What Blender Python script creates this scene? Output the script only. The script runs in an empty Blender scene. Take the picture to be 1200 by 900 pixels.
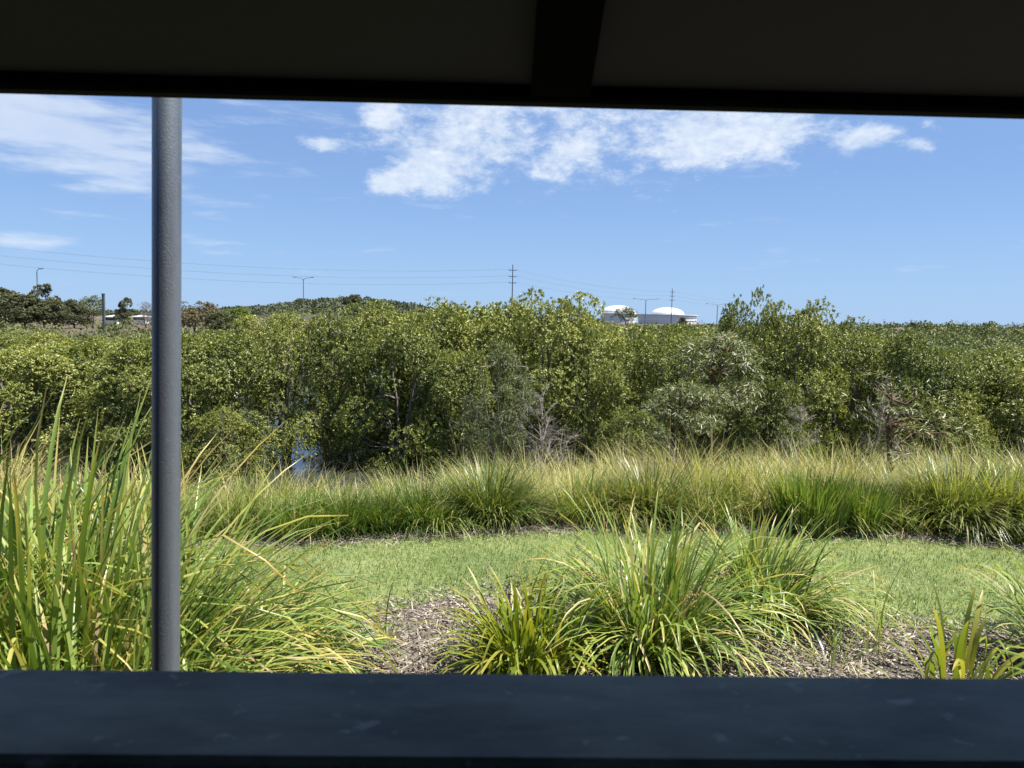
import bpy, math, random
import numpy as np
from mathutils import Matrix, Vector

# ------------------------------------------------------------------ camera, world, sun, exposure
EYE = 1.6
PITCH, ROLL = math.radians(4.9), math.radians(1.1)
FPX = 867.0
scene = bpy.context.scene
C = scene.collection
cam_data = bpy.data.cameras.new('camera')
cam_data.sensor_width = 36.0
cam_data.lens = 36.0 * FPX / 1200.0
cam_data.clip_start = 0.02
cam_data.clip_end = 9000
cam_data.dof.use_dof = True
cam_data.dof.focus_distance = 5.5
cam_data.dof.aperture_fstop = 10.0
cam = bpy.data.objects.new('camera', cam_data)
C.objects.link(cam)
RCAM = Matrix.Rotation(math.pi / 2 - PITCH, 3, 'X') @ Matrix.Rotation(ROLL, 3, 'Z')
cam.matrix_world = Matrix.Translation((0, 0, EYE)) @ RCAM.to_4x4()
scene.camera = cam

SUN_AZ = math.radians(97)      # from +Y (view direction) clockwise towards +X
SUN_EL = math.radians(65)
sun_dir = Vector((math.sin(SUN_AZ) * math.cos(SUN_EL), math.cos(SUN_AZ) * math.cos(SUN_EL), math.sin(SUN_EL)))
sd = bpy.data.lights.new('sun', 'SUN')
sd.energy = 5.0
sd.angle = math.radians(0.53)
sd.color = (1.0, 0.95, 0.86)
so = bpy.data.objects.new('sun', sd)
C.objects.link(so)
so.rotation_euler = sun_dir.to_track_quat('Z', 'Y').to_euler()
so.location = (0, 0, 50)

scene.view_settings.view_transform = 'Standard'
scene.view_settings.look = 'None'
scene.view_settings.gamma = 1.0
scene.view_settings.exposure = 1.2
scene.render.resolution_x, scene.render.resolution_y = 1024, 768
scene.render.engine = 'CYCLES'
scene.cycles.max_bounces = 5
scene.cycles.diffuse_bounces = 3
scene.cycles.transmission_bounces = 4
scene.cycles.glossy_bounces = 2


def ray(px, py):
    return RCAM @ Vector(((px - 600.0) / FPX, (450.0 - py) / FPX, -1.0))


def P(px, py, Y):
    d = ray(px, py)
    return Vector((0, 0, EYE)) + d * (Y / d.y)


def G(px, py, z=0.0):
    d = ray(px, py)
    return Vector((0, 0, EYE)) + d * ((z - EYE) / d.z)


class NT:
    """small helper to write node graphs"""
    def __init__(self, tree):
        self.t = tree
        self.n = tree.nodes
        self.l = tree.links

    def node(self, kind, **kw):
        n = self.n.new(kind)
        for k, v in kw.items():
            setattr(n, k, v)
        return n

    def link(self, a, b):
        self.l.new(a, b)

    def put(self, sock, v):
        if isinstance(v, bpy.types.NodeSocket):
            self.l.new(v, sock)
        else:
            sock.default_value = v

    def math(self, op, a, b=None, c=None, clamp=False):
        n = self.node('ShaderNodeMath', operation=op)
        n.use_clamp = clamp
        self.put(n.inputs[0], a)
        if b is not None:
            self.put(n.inputs[1], b)
        if c is not None:
            self.put(n.inputs[2], c)
        return n.outputs[0]

    def smooth(self, v, a, b):
        n = self.node('ShaderNodeMapRange')
        n.interpolation_type = 'SMOOTHSTEP'
        self.put(n.inputs[0], v)
        n.inputs[1].default_value = a
        n.inputs[2].default_value = b
        return n.outputs[0]

    def noise(self, vec, scale, detail=4.0, rough=0.5, dist=0.0):
        n = self.node('ShaderNodeTexNoise')
        if vec is not None:
            self.put(n.inputs['Vector'], vec)
        n.inputs['Scale'].default_value = scale
        n.inputs['Detail'].default_value = detail
        n.inputs['Roughness'].default_value = rough
        n.inputs['Distortion'].default_value = dist
        return n.outputs['Fac']

    def mapping(self, vec, scale=(1, 1, 1), rot=(0, 0, 0), loc=(0, 0, 0)):
        n = self.node('ShaderNodeMapping')
        self.put(n.inputs[0], vec)
        n.inputs['Location'].default_value = loc
        n.inputs['Rotation'].default_value = rot
        n.inputs['Scale'].default_value = scale
        return n.outputs[0]

    def mix(self, fac, a, b, blend='MIX'):
        n = self.node('ShaderNodeMix', data_type='RGBA', blend_type=blend)
        self.put(n.inputs[0], fac)
        self.put(n.inputs[6], a if isinstance(a, bpy.types.NodeSocket) else (*a[:3], 1))
        self.put(n.inputs[7], b if isinstance(b, bpy.types.NodeSocket) else (*b[:3], 1))
        return n.outputs[2]

    def ramp(self, fac, stops):
        n = self.node('ShaderNodeValToRGB')
        e = n.color_ramp.elements
        while len(e) < len(stops):
            e.new(0.5)
        for k, (p, c) in enumerate(stops):
            e[k].position = p
            e[k].color = (*c, 1)
        self.put(n.inputs[0], fac)
        return n.outputs[0]

    def bump(self, h, strength=0.5, dist=0.01):
        n = self.node('ShaderNodeBump')
        n.inputs['Strength'].default_value = strength
        n.inputs['Distance'].default_value = dist
        self.put(n.inputs['Height'], h)
        return n.outputs[0]


def build_world():
    w = bpy.data.worlds.new('World')
    scene.world = w
    w.use_nodes = True
    t = NT(w.node_tree)
    t.n.clear()
    sky = t.node('ShaderNodeTexSky', sky_type='NISHITA')
    sky.sun_disc = False
    sky.sun_elevation = SUN_EL
    sky.sun_rotation = SUN_AZ
    sky.altitude = 0
    sky.air_density = 1.0
    sky.dust_density = 0.15
    sky.ozone_density = 3.0
    co = t.node('ShaderNodeTexCoord')
    gen = co.outputs['Generated']
    sep = t.node('ShaderNodeSeparateXYZ')
    t.link(gen, sep.inputs[0])
    X, Yc, Z = sep.outputs
    ysafe = t.math('MAXIMUM', Yc, 0.05)
    U = t.math('DIVIDE', X, ysafe)
    V = t.math('DIVIDE', Z, ysafe)

    def blob(px, py, rx, ry, ang=0.0):
        d = P(px, py, 1.0)
        u0, v0 = d.x, d.z - EYE
        du = t.math('SUBTRACT', U, u0)
        dv = t.math('SUBTRACT', V, v0)
        ca, sa = math.cos(math.radians(ang)), math.sin(math.radians(ang))
        a = t.math('ADD', t.math('MULTIPLY', du, ca), t.math('MULTIPLY', dv, sa))
        b = t.math('SUBTRACT', t.math('MULTIPLY', dv, ca), t.math('MULTIPLY', du, sa))
        a = t.math('MULTIPLY', a, FPX / rx)
        b = t.math('MULTIPLY', b, FPX / ry)
        r2 = t.math('ADD', t.math('MULTIPLY', a, a), t.math('MULTIPLY', b, b))
        return t.math('EXPONENT', t.math('MULTIPLY', r2, -1.0))

    def total(bl):
        s = 0.0
        for (amp, *b) in bl:
            s = t.math('MULTIPLY_ADD', blob(*b), amp, s)
        return s
    # heaped clouds
    n1 = t.math('ADD', t.math('MULTIPLY', t.noise(t.mapping(gen, (1, 1, 1.7)), 10.5, 6, 0.6), 0.5), t.math('MULTIPLY', t.noise(t.mapping(gen, (1, 1, 1.9)), 30.0, 5, 0.68), 0.5))
    heap = total([(0.235, 720, 150, 190, 66), (0.22, 880, 160, 120, 42, 8), (0.21, 545, 150, 60, 50),
                  (0.32, 445, 140, 30, 32), (0.34, 508, 205, 42, 30, -20), (0.30, 455, 215, 38, 20),
                  (0.28, 375, 168, 28, 13), (0.28, 1020, 160, 34, 15, 12), (0.28, 1078, 168, 20, 10),
                  (0.18, 1085, 145, 22, 9), (0.12, 650, 200, 60, 30), (0.15, 700, 60, 330, 70)])
    front = t.smooth(Yc, 0.0, 0.3)
    wide = t.noise(gen, 2.2, 2, 0.5)
    elsewhere = t.math('MULTIPLY', t.math('SUBTRACT', 1.0, front), t.math('SUBTRACT', wide, 0.4))
    d1 = t.math('ADD', t.math('ADD', n1, heap), t.math('MULTIPLY', elsewhere, 0.5))
    c1 = t.smooth(d1, 0.64, 0.88)
    # streaky high cloud
    n2 = t.noise(t.mapping(gen, (1.3, 1.0, 7.0), (0, math.radians(11), 0)), 7.0, 5, 0.6, 0.0)
    streak = total([(0.34, 110, 175, 190, 50, -12), (0.26, 20, 130, 130, 60, 0), (0.22, 30, 278, 70, 14),
                    (0.22, 365, 319, 60, 10, -4), (0.2, 235, 278, 45, 6, -5), (0.16, 700, 140, 260, 70),
                    (0.12, 830, 228, 40, 8), (0.2, 60, 40, 260, 60)])
    d2 = t.math('ADD', n2, streak)
    c2 = t.math('MULTIPLY', t.smooth(d2, 0.60, 0.98), 0.62)
    cloud = t.math('MAXIMUM', t.math('MULTIPLY', c1, t.math('MULTIPLY_ADD', t.noise(t.mapping(gen, (1, 1, 1.8)), 55.0, 3, 0.6), 0.9, 0.35, clamp=True)), c2)
    up = t.smooth(Z, 0.0, 0.05)
    cloud = t.math('MULTIPLY', cloud, up)
    shade = t.noise(t.mapping(gen, (1, 1, 2.0), loc=(0.3, 0.1, 0.07)), 14.0, 3, 0.6)
    ccol = t.mix(shade, (5.6, 6.6, 8.0), (8.2, 8.6, 9.2))
    base = t.mix(1.0, sky.outputs[0], (0.80, 0.95, 1.15), 'MULTIPLY')
    base = t.mix(0.62, base, (2.40, 3.85, 7.0))
    low = t.math('SUBTRACT', 1.0, t.smooth(Z, -0.02, 0.22))
    base = t.mix(t.math('MULTIPLY', low, 0.5), base, (3.6, 5.6, 8.4))
    col = t.mix(cloud, base, ccol)
    bg = t.node('ShaderNodeBackground')
    t.link(col, bg.inputs[0])
    bg.inputs[1].default_value = 0.0515
    out = t.node('ShaderNodeOutputWorld')
    t.link(bg.outputs[0], out.inputs[0])


build_world()
rng = np.random.default_rng(11)
random.seed(5)


# ------------------------------------------------------------------ helpers
def tag(o, label=None, cat=None, group=None, kind=None):
    if label:
        o['label'] = label
    if cat:
        o['category'] = cat
    if group:
        o['group'] = group
    if kind:
        o['kind'] = kind
    return o


def link(name, me, parent=None, mat=None):
    o = bpy.data.objects.new(name, me)
    C.objects.link(o)
    if parent is not None:
        o.parent = parent
    if mat is not None and me is not None and not me.materials:
        me.materials.append(mat)
    return o


def empty(name, loc=(0, 0, 0), rz=0.0):
    o = bpy.data.objects.new(name, None)
    C.objects.link(o)
    o.location = loc
    o.rotation_euler = (0, 0, rz)
    o.empty_display_size = 0.2
    return o


def mesh_np(name, V, F, tint=None, v_along=None, smooth=False):
    """V (n,3), F (m,k) equal-sized faces, tint / along: per-vertex floats"""
    me = bpy.data.meshes.new(name)
    V = np.ascontiguousarray(V, dtype=np.float32)
    F = np.ascontiguousarray(F, dtype=np.int32)
    m, k = F.shape
    me.vertices.add(len(V))
    me.vertices.foreach_set('co', V.ravel())
    me.loops.add(m * k)
    me.loops.foreach_set('vertex_index', F.ravel())
    me.polygons.add(m)
    me.polygons.foreach_set('loop_start', np.arange(0, m * k, k, dtype=np.int32))
    me.polygons.foreach_set('loop_total', np.full(m, k, dtype=np.int32))
    if smooth:
        me.polygons.foreach_set('use_smooth', np.ones(m, dtype=bool))
    if tint is not None:
        a = me.attributes.new('tint', 'FLOAT', 'POINT')
        a.data.foreach_set('value', np.ascontiguousarray(tint, dtype=np.float32))
    if v_along is not None:
        a = me.attributes.new('along', 'FLOAT', 'POINT')
        a.data.foreach_set('value', np.ascontiguousarray(v_along, dtype=np.float32))
    me.update(calc_edges=True)
    return me


class MB:
    """collects plain shapes into one mesh"""
    def __init__(self):
        self.v, self.f = [], []

    def add(self, vs, fs):
        b = len(self.v)
        self.v += [tuple(x) for x in vs]
        self.f += [tuple(b + i for i in f) for f in fs]

    def box(self, x0, x1, y0, y1, z0, z1, ch=0.0):
        if ch <= 0:
            vs = [(x, y, z) for x in (x0, x1) for y in (y0, y1) for z in (z0, z1)]
            self.add(vs, [(0, 1, 3, 2), (4, 6, 7, 5), (0, 4, 5, 1), (2, 3, 7, 6), (0, 2, 6, 4), (1, 5, 7, 3)])
            return
        # a beam along x with chamfered long edges
        sec = [(y0 + ch, z0), (y1 - ch, z0), (y1, z0 + ch), (y1, z1 - ch), (y1 - ch, z1), (y0 + ch, z1), (y0, z1 - ch), (y0, z0 + ch)]
        n = len(sec)
        vs = [(x0, y, z) for y, z in sec] + [(x1, y, z) for y, z in sec]
        fs = [(i, (i + 1) % n, n + (i + 1) % n, n + i) for i in range(n)]
        self.add(vs, fs + [tuple(range(n - 1, -1, -1)), tuple(range(n, 2 * n))])

    def tube(self, pts, rad, sides=6, cap=True):
        pts = [Vector(p) for p in pts]
        n = len(pts)
        vs = []
        for i, p in enumerate(pts):
            d = (pts[min(i + 1, n - 1)] - pts[max(i - 1, 0)]).normalized()
            a = d.cross(Vector((0, 0, 1)))
            if a.length < 1e-3:
                a = d.cross(Vector((1, 0, 0)))
            a.normalize()
            b = d.cross(a)
            r = rad[i] if isinstance(rad, (list, tuple)) else rad
            for k in range(sides):
                t = 2 * math.pi * k / sides
                vs.append(p + (a * math.cos(t) + b * math.sin(t)) * r)
        fs = []
        for i in range(n - 1):
            for k in range(sides):
                k2 = (k + 1) % sides
                fs.append((i * sides + k, i * sides + k2, (i + 1) * sides + k2, (i + 1) * sides + k))
        if cap:
            fs.append(tuple(range(sides - 1, -1, -1)))
            fs.append(tuple((n - 1) * sides + k for k in range(sides)))
        self.add(vs, fs)

    def lathe(self, prof, sides=32, c=(0, 0)):
        vs, fs = [], []
        for (r, z) in prof:
            for k in range(sides):
                t = 2 * math.pi * k / sides
                vs.append((c[0] + r * math.cos(t), c[1] + r * math.sin(t), z))
        for i in range(len(prof) - 1):
            for k in range(sides):
                k2 = (k + 1) % sides
                fs.append((i * sides + k, i * sides + k2, (i + 1) * sides + k2, (i + 1) * sides + k))
        self.add(vs, fs)

    def build(self, name, mat, parent=None, smooth=False):
        me = bpy.data.meshes.new(name)
        me.from_pydata(self.v, [], self.f)
        if smooth:
            me.polygons.foreach_set('use_smooth', np.ones(len(me.polygons), dtype=bool))
        me.update()
        return link(name, me, parent, mat)


def vnoise(x, y, seed=0):
    """value noise, vectorised, 0..1"""
    x = np.asarray(x, dtype=np.float64)
    y = np.asarray(y, dtype=np.float64)
    xi, yi = np.floor(x), np.floor(y)
    fx, fy = x - xi, y - yi
    fx, fy = fx * fx * (3 - 2 * fx), fy * fy * (3 - 2 * fy)

    def h(a, b):
        s = np.sin(a * 127.1 + b * 311.7 + seed * 74.7) * 43758.5453
        return s - np.floor(s)
    return (h(xi, yi) * (1 - fx) + h(xi + 1, yi) * fx) * (1 - fy) + (h(xi, yi + 1) * (1 - fx) + h(xi + 1, yi + 1) * fx) * fy


def fbm(x, y, seed=0):
    return (vnoise(x, y, seed) + 0.5 * vnoise(2.1 * x, 2.1 * y, seed + 3) + 0.25 * vnoise(4.3 * x, 4.3 * y, seed + 7)) / 1.75


def sstep(a, b, x):
    t = np.clip((np.asarray(x, dtype=np.float64) - a) / (b - a), 0, 1)
    return t * t * (3 - 2 * t)


# ------------------------------------------------------------------ materials
def material(name):
    m = bpy.data.materials.new(name)
    m.use_nodes = True
    t = NT(m.node_tree)
    t.n.clear()
    out = t.node('ShaderNodeOutputMaterial')
    return m, t, out


def plain(name, col, rough=0.6, metal=0.0, var=0.25, scale=6.0, bump=0.0, spec=0.5):
    m, t, out = material(name)
    co = t.node('ShaderNodeTexCoord').outputs['Object']
    n = t.noise(co, scale, 6, 0.6)
    c = t.mix(n, [x * (1 - var) for x in col], [min(1, x * (1 + var)) for x in col])
    b = t.node('ShaderNodeBsdfPrincipled')
    t.link(c, b.inputs['Base Color'])
    b.inputs['Roughness'].default_value = rough
    b.inputs['Metallic'].default_value = metal
    b.inputs['Specular IOR Level'].default_value = spec
    if bump:
        t.link(t.bump(t.noise(co, scale * 6, 5, 0.65), bump, 0.004), b.inputs['Normal'])
    t.link(b.outputs[0], out.inputs[0])
    return m


def leafy(name, stops, source='tint', rough=0.45, trans=0.35, spec=0.5, tip=None, root=None, objvar=0.0, tcol=(1.15, 1.2, 0.55), tip_at=0.8):
    """leaf material: reflective face plus light coming through the blade"""
    m, t, out = material(name)
    if source == 'tint':
        f = t.node('ShaderNodeAttribute', attribute_name='tint').outputs['Fac']
        if objvar:
            oi = t.node('ShaderNodeObjectInfo').outputs['Random']
            f = t.math('ADD', f, t.math('MULTIPLY', t.math('SUBTRACT', oi, 0.5), objvar))
    else:
        f = t.node('ShaderNodeObjectInfo').outputs['Random']
    c = t.ramp(f, stops)
    if tip or root:
        al = t.node('ShaderNodeAttribute', attribute_name='along').outputs['Fac']
        if root:
            c = t.mix(t.math('SUBTRACT', 1.0, t.smooth(al, 0.0, 0.3)), c, root)
        if tip:
            wob = t.math('ADD', al, t.math('MULTIPLY', f, 0.25))
            c = t.mix(t.smooth(wob, tip_at + 0.12, 1.2), c, tip)
    b = t.node('ShaderNodeBsdfPrincipled')
    t.link(c, b.inputs['Base Color'])
    b.inputs['Roughness'].default_value = rough
    b.inputs['Specular IOR Level'].default_value = spec
    tr = t.node('ShaderNodeBsdfTranslucent')
    t.link(t.mix(1.0, c, tcol, 'MULTIPLY'), tr.inputs[0])
    mx = t.node('ShaderNodeMixShader')
    mx.inputs[0].default_value = trans
    t.link(b.outputs[0], mx.inputs[1])
    t.link(tr.outputs[0], mx.inputs[2])
    t.link(mx.outputs[0], out.inputs[0])
    return m


M = {}
# strap leaves of the mat rushes
STRAP = [(0.0, (0.065, 0.11, 0.020)), (0.35, (0.155, 0.235, 0.045)), (0.68, (0.275, 0.345, 0.078)), (0.86, (0.36, 0.39, 0.11)),
         (0.92, (0.46, 0.41, 0.12)), (0.96, (0.52, 0.45, 0.27)), (1.0, (0.26, 0.18, 0.10))]
M['strap'] = leafy('strap_leaf', STRAP, 'object', 0.36, 0.36, 0.5, tip=(0.42, 0.33, 0.10), root=(0.20, 0.19, 0.06))
M['strap_mass'] = leafy('strap_leaf_mass', STRAP, 'tint', 0.35, 0.32, 0.5, tip=(0.42, 0.33, 0.10), root=(0.18, 0.16, 0.06))
LIME = [(0.0, (0.10, 0.15, 0.015)), (0.4, (0.17, 0.22, 0.022)), (0.8, (0.27, 0.28, 0.03)), (1.0, (0.34, 0.31, 0.05))]
M['lime'] = leafy('young_strap_leaf', LIME, 'object', 0.42, 0.40, 0.5, tip=(0.42, 0.34, 0.08))
M['lime_mass'] = leafy('young_strap_mass', LIME, 'tint', 0.35, 0.36, 0.5, tip=(0.42, 0.34, 0.08))
BELT = [(0.0, (0.05, 0.095, 0.018)), (0.25, (0.12, 0.19, 0.028)), (0.5, (0.24, 0.28, 0.05)), (0.7, (0.38, 0.37, 0.10)),
        (0.88, (0.44, 0.38, 0.17)), (1.0, (0.45, 0.34, 0.20))]
M['belt'] = leafy('tall_grass_blade', BELT, 'tint', 0.5, 0.33, 0.35, tip=(0.48, 0.40, 0.20), root=(0.22, 0.17, 0.08))
SEDGE = [(0.0, (0.06, 0.08, 0.02)), (0.5, (0.135, 0.16, 0.04)), (0.85, (0.27, 0.27, 0.09)), (1.0, (0.38, 0.33, 0.17))]
M['sedge'] = leafy('dark_tussock_blade', SEDGE, 'tint', 0.4, 0.3, 0.5, root=(0.12, 0.09, 0.05), objvar=0.1)
M['yellowish'] = leafy('yellow_tussock_blade', [(0.0, (0.14, 0.18, 0.025)), (0.6, (0.27, 0.30, 0.045)), (1.0, (0.40, 0.38, 0.09))], 'tint', 0.4, 0.36, 0.4, root=(0.14, 0.13, 0.05))
BRIGHT = [(0.0, (0.06, 0.11, 0.022)), (0.5, (0.125, 0.195, 0.034)), (0.9, (0.26, 0.30, 0.065)), (1.0, (0.40, 0.34, 0.16))]
M['bright'] = leafy('bright_tussock_blade', BRIGHT, 'tint', 0.45, 0.36, 0.4, root=(0.14, 0.13, 0.05))
MANG = [(0.0, (0.070, 0.098, 0.022)), (0.4, (0.175, 0.202, 0.044)), (0.7, (0.295, 0.31, 0.068)), (0.9, (0.41, 0.40, 0.10)), (1.0, (0.47, 0.42, 0.16))]
M['mangrove'] = leafy('mangrove_leaf', MANG, 'tint', 0.42, 0.20, 0.45, objvar=0.26)
GUM = [(0.0, (0.08, 0.10, 0.042)), (0.5, (0.15, 0.175, 0.075)), (0.85, (0.235, 0.245, 0.12)), (1.0, (0.32, 0.26, 0.15))]
M['gum'] = leafy('gum_leaf', GUM, 'tint', 0.4, 0.25, 0.5, objvar=0.15)
FAR = [(0.0, (0.06, 0.08, 0.026)), (0.5, (0.11, 0.135, 0.042)), (1.0, (0.18, 0.195, 0.065))]
M['far'] = leafy('far_foliage', FAR, 'tint', 0.6, 0.2, 0.3, objvar=0.1)
DUSK = [(0.0, (0.06, 0.07, 0.034)), (0.5, (0.105, 0.115, 0.055)), (1.0, (0.17, 0.175, 0.085))]
M['casuarina'] = leafy('dark_tree_foliage', DUSK, 'tint', 0.6, 0.2, 0.3, objvar=0.1)
M['limetree'] = leafy('lime_tree_foliage', [(0.0, (0.07, 0.11, 0.016)), (1.0, (0.16, 0.21, 0.03))], 'tint', 0.55, 0.25, 0.3)
M['brownleaf'] = leafy('brown_foliage', [(0.0, (0.10, 0.085, 0.045)), (1.0, (0.21, 0.175, 0.09))], 'tint', 0.6, 0.2, 0.3)
M['greytwig'] = leafy('grey_twigs', [(0.0, (0.16, 0.14, 0.125)), (1.0, (0.34, 0.31, 0.28))], 'tint', 0.8, 0.0, 0.2)
M['hillfol'] = leafy('hill_foliage', [(0.0, (0.07, 0.085, 0.052)), (1.0, (0.15, 0.17, 0.10))], 'tint', 0.7, 0.15, 0.2)
M['lawnblade'] = leafy('lawn_blade', [(0.0, (0.10, 0.16, 0.038)), (0.5, (0.17, 0.235, 0.065)), (0.85, (0.27, 0.31, 0.12)), (1.0, (0.48, 0.45, 0.26))], 'tint', 0.5, 0.3, 0.3)
M['chip'] = leafy('mulch_chip', [(0.0, (0.05, 0.038, 0.028)), (0.35, (0.16, 0.132, 0.104)), (0.7, (0.31, 0.268, 0.216)), (1.0, (0.52, 0.47, 0.40))], 'tint', 0.85, 0.0, 0.2)
M['bark'] = plain('mangrove_bark', (0.15, 0.13, 0.105), 0.85, var=0.5, scale=9, bump=0.4)
M['brownbark'] = plain('brown_bark', (0.105, 0.06, 0.038), 0.9, var=0.5, scale=12, bump=0.4)
M['twig'] = plain('dry_twig', (0.24, 0.215, 0.185), 0.85, var=0.4, scale=12)
M['concrete'] = plain('footing_concrete', (0.35, 0.34, 0.32), 0.9, var=0.2, scale=20)
M['polewood'] = plain('pole_timber', (0.07, 0.055, 0.045), 0.9, var=0.3, scale=2)
M['polesteel'] = plain('lamp_steel', (0.16, 0.165, 0.17), 0.6, 0.2, var=0.1, scale=2)
M['wire'] = plain('wire', (0.10, 0.105, 0.115), 0.8, 0.0, var=0.05, spec=0.1)
M['tankwhite'] = plain('tank_white', (0.58, 0.59, 0.60), 0.45, var=0.03, scale=0.1)
M['teal'] = plain('dark_pillar', (0.075, 0.10, 0.10), 0.6, var=0.2, scale=0.5)
M['housewhite'] = plain('house_white', (0.75, 0.74, 0.72), 0.7, var=0.05, scale=0.3)
M['roofgrey'] = plain('house_roof', (0.42, 0.42, 0.43), 0.6, var=0.1, scale=0.3)
M['windowglass'] = plain('window_glass', (0.03, 0.035, 0.04), 0.1, var=0.1, scale=1)
M['seed'] = plain('seed_head', (0.30, 0.20, 0.07), 0.8, var=0.5, scale=60)
M['weedleaf'] = plain('weed_leaf', (0.09, 0.085, 0.075), 0.8, var=0.5, scale=30)


def mat_galv():
    m, t, out = material('galvanised_steel')
    co = t.node('ShaderNodeTexCoord').outputs['Object']
    sp = t.noise(t.mapping(co, (60, 60, 45)), 1.0, 3, 0.7)
    st = t.noise(t.mapping(co, (90, 90, 2.0)), 1.0, 4, 0.6)
    fl = t.smooth(t.noise(t.mapping(co, (1, 1, 1)), 200, 2, 0.5), 0.63, 0.72)
    c = t.mix(sp, (0.175, 0.200, 0.23), (0.235, 0.265, 0.295))
    c = t.mix(t.math('MULTIPLY', t.smooth(st, 0.5, 0.8), 0.45), c, (0.085, 0.10, 0.12))
    c = t.mix(t.math('MULTIPLY', fl, 0.18), c, (0.55, 0.57, 0.58))
    b = t.node('ShaderNodeBsdfPrincipled')
    t.link(c, b.inputs['Base Color'])
    b.inputs['Metallic'].default_value = 0.6
    b.inputs['Roughness'].default_value = 0.48
    h = t.noise(co, 420, 3, 0.6)
    t.link(t.bump(h, 0.35, 0.002), b.inputs['Normal'])
    t.link(b.outputs[0], out.inputs[0])
    return m


def mat_sill():
    m, t, out = material('painted_sill')
    co = t.node('ShaderNodeTexCoord').outputs['Object']
    g = t.noise(t.mapping(co, (2.5, 26, 26)), 1.0, 5, 0.6)
    n = t.smooth(t.noise(t.mapping(co, (1, 2.5, 1)), 5, 6, 0.65), 0.3, 0.75)
    sp = t.smooth(t.noise(t.mapping(co, (1, 1.3, 1)), 46, 3, 0.55), 0.635, 0.72)
    c = t.mix(n, (0.06, 0.065, 0.050), (0.28, 0.28, 0.205))
    c = t.mix(t.math('MULTIPLY', t.smooth(g, 0.5, 0.75), 0.4), c, (0.14, 0.15, 0.13))
    du = t.smooth(t.noise(t.mapping(co, (1, 3, 1), loc=(3, 1, 0)), 16, 6, 0.7), 0.48, 0.72)
    c = t.mix(t.math('MULTIPLY', du, 0.4), c, (0.30, 0.295, 0.24))
    c = t.mix(t.math('MULTIPLY', sp, 0.55), c, (0.50, 0.49, 0.42))
    b = t.node('ShaderNodeBsdfPrincipled')
    t.link(c, b.inputs['Base Color'])
    b.inputs['Roughness'].default_value = 0.62
    t.link(t.bump(t.math('ADD', g, t.math('MULTIPLY', n, 0.6)), 0.12, 0.003), b.inputs['Normal'])
    t.link(b.outputs[0], out.inputs[0])
    return m


def mat_ground(name, stops, scale, rough=0.95, fine=60.0, bump=0.6):
    m, t, out = material(name)
    co = t.node('ShaderNodeTexCoord').outputs['Object']
    a = t.noise(co, scale, 6, 0.6)
    f = t.noise(co, fine, 4, 0.65)
    v = t.math('MULTIPLY_ADD', t.math('SUBTRACT', f, 0.5), 0.8, a)
    c = t.ramp(v, stops)
    b = t.node('ShaderNodeBsdfPrincipled')
    t.link(c, b.inputs['Base Color'])
    b.inputs['Roughness'].default_value = rough
    b.inputs['Specular IOR Level'].default_value = 0.2
    t.link(t.bump(f, bump, 0.02), b.inputs['Normal'])
    t.link(b.outputs[0], out.inputs[0])
    return m


def mat_water():
    m, t, out = material('creek_water')
    co = t.node('ShaderNodeTexCoord').outputs['Object']
    b = t.node('ShaderNodeBsdfPrincipled')
    b.inputs['Base Color'].default_value = (0.035, 0.04, 0.03, 1)
    b.inputs['Roughness'].default_value = 0.06
    b.inputs['IOR'].default_value = 1.33
    b.inputs['Specular IOR Level'].default_value = 0.9
    n = t.noise(t.mapping(co, (1, 2.2, 1)), 4.0, 3, 0.5)
    t.link(t.bump(n, 0.05, 0.05), b.inputs['Normal'])
    t.link(b.outputs[0], out.inputs[0])
    return m


M['galv'] = mat_galv()
M['sill'] = mat_sill()
M['mud'] = mat_ground('ground_mud', [(0.25, (0.045, 0.034, 0.024)), (0.55, (0.10, 0.078, 0.055)), (0.8, (0.17, 0.135, 0.095))], 0.8)
M['soil'] = mat_ground('mulch_soil', [(0.2, (0.042, 0.034, 0.027)), (0.5, (0.13, 0.11, 0.088)), (0.85, (0.27, 0.235, 0.19))], 1.5, fine=90)
M['lawn'] = mat_ground('lawn_ground', [(0.2, (0.08, 0.11, 0.035)), (0.5, (0.15, 0.19, 0.065)), (0.85, (0.27, 0.285, 0.12))], 1.2, fine=120)
M['hill'] = mat_ground('hill_ground', [(0.2, (0.03, 0.036, 0.022)), (0.8, (0.07, 0.075, 0.045))], 0.02, fine=0.3)
M['water'] = mat_water()
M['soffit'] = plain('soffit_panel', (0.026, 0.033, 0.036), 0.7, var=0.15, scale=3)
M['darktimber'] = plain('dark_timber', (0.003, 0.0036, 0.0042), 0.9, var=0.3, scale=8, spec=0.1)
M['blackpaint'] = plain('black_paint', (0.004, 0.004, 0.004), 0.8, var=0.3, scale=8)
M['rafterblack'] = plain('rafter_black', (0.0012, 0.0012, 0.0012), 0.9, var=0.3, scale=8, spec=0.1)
M['roofmetal'] = plain('roof_sheet', (0.12, 0.13, 0.12), 0.5, 0.3, var=0.1, scale=3)


# ------------------------------------------------------------------ the ground and water
def bank0(x):
    """how much nearer the bank falls away on the creek side"""
    return 2.5 * (1 - sstep(-3.0, 1.2, x))


def ground_h(x, y):
    x = np.asarray(x, dtype=np.float64)
    y = np.asarray(y, dtype=np.float64)
    yy = y + bank0(x) * sstep(5.2, 7.0, y)
    dip = -0.55 * sstep(5.4, 9.0, yy) - 0.70 * sstep(8.9, 11.4, yy)
    rise = 0.25 * sstep(45, 100, y) + 3.0 * sstep(120, 420, y) * sstep(10, 140, x)
    lump = 0.05 * (fbm(x * 0.9, y * 0.9, 2) - 0.5) * sstep(5.3, 6.2, y)
    return dip + rise + lump


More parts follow.
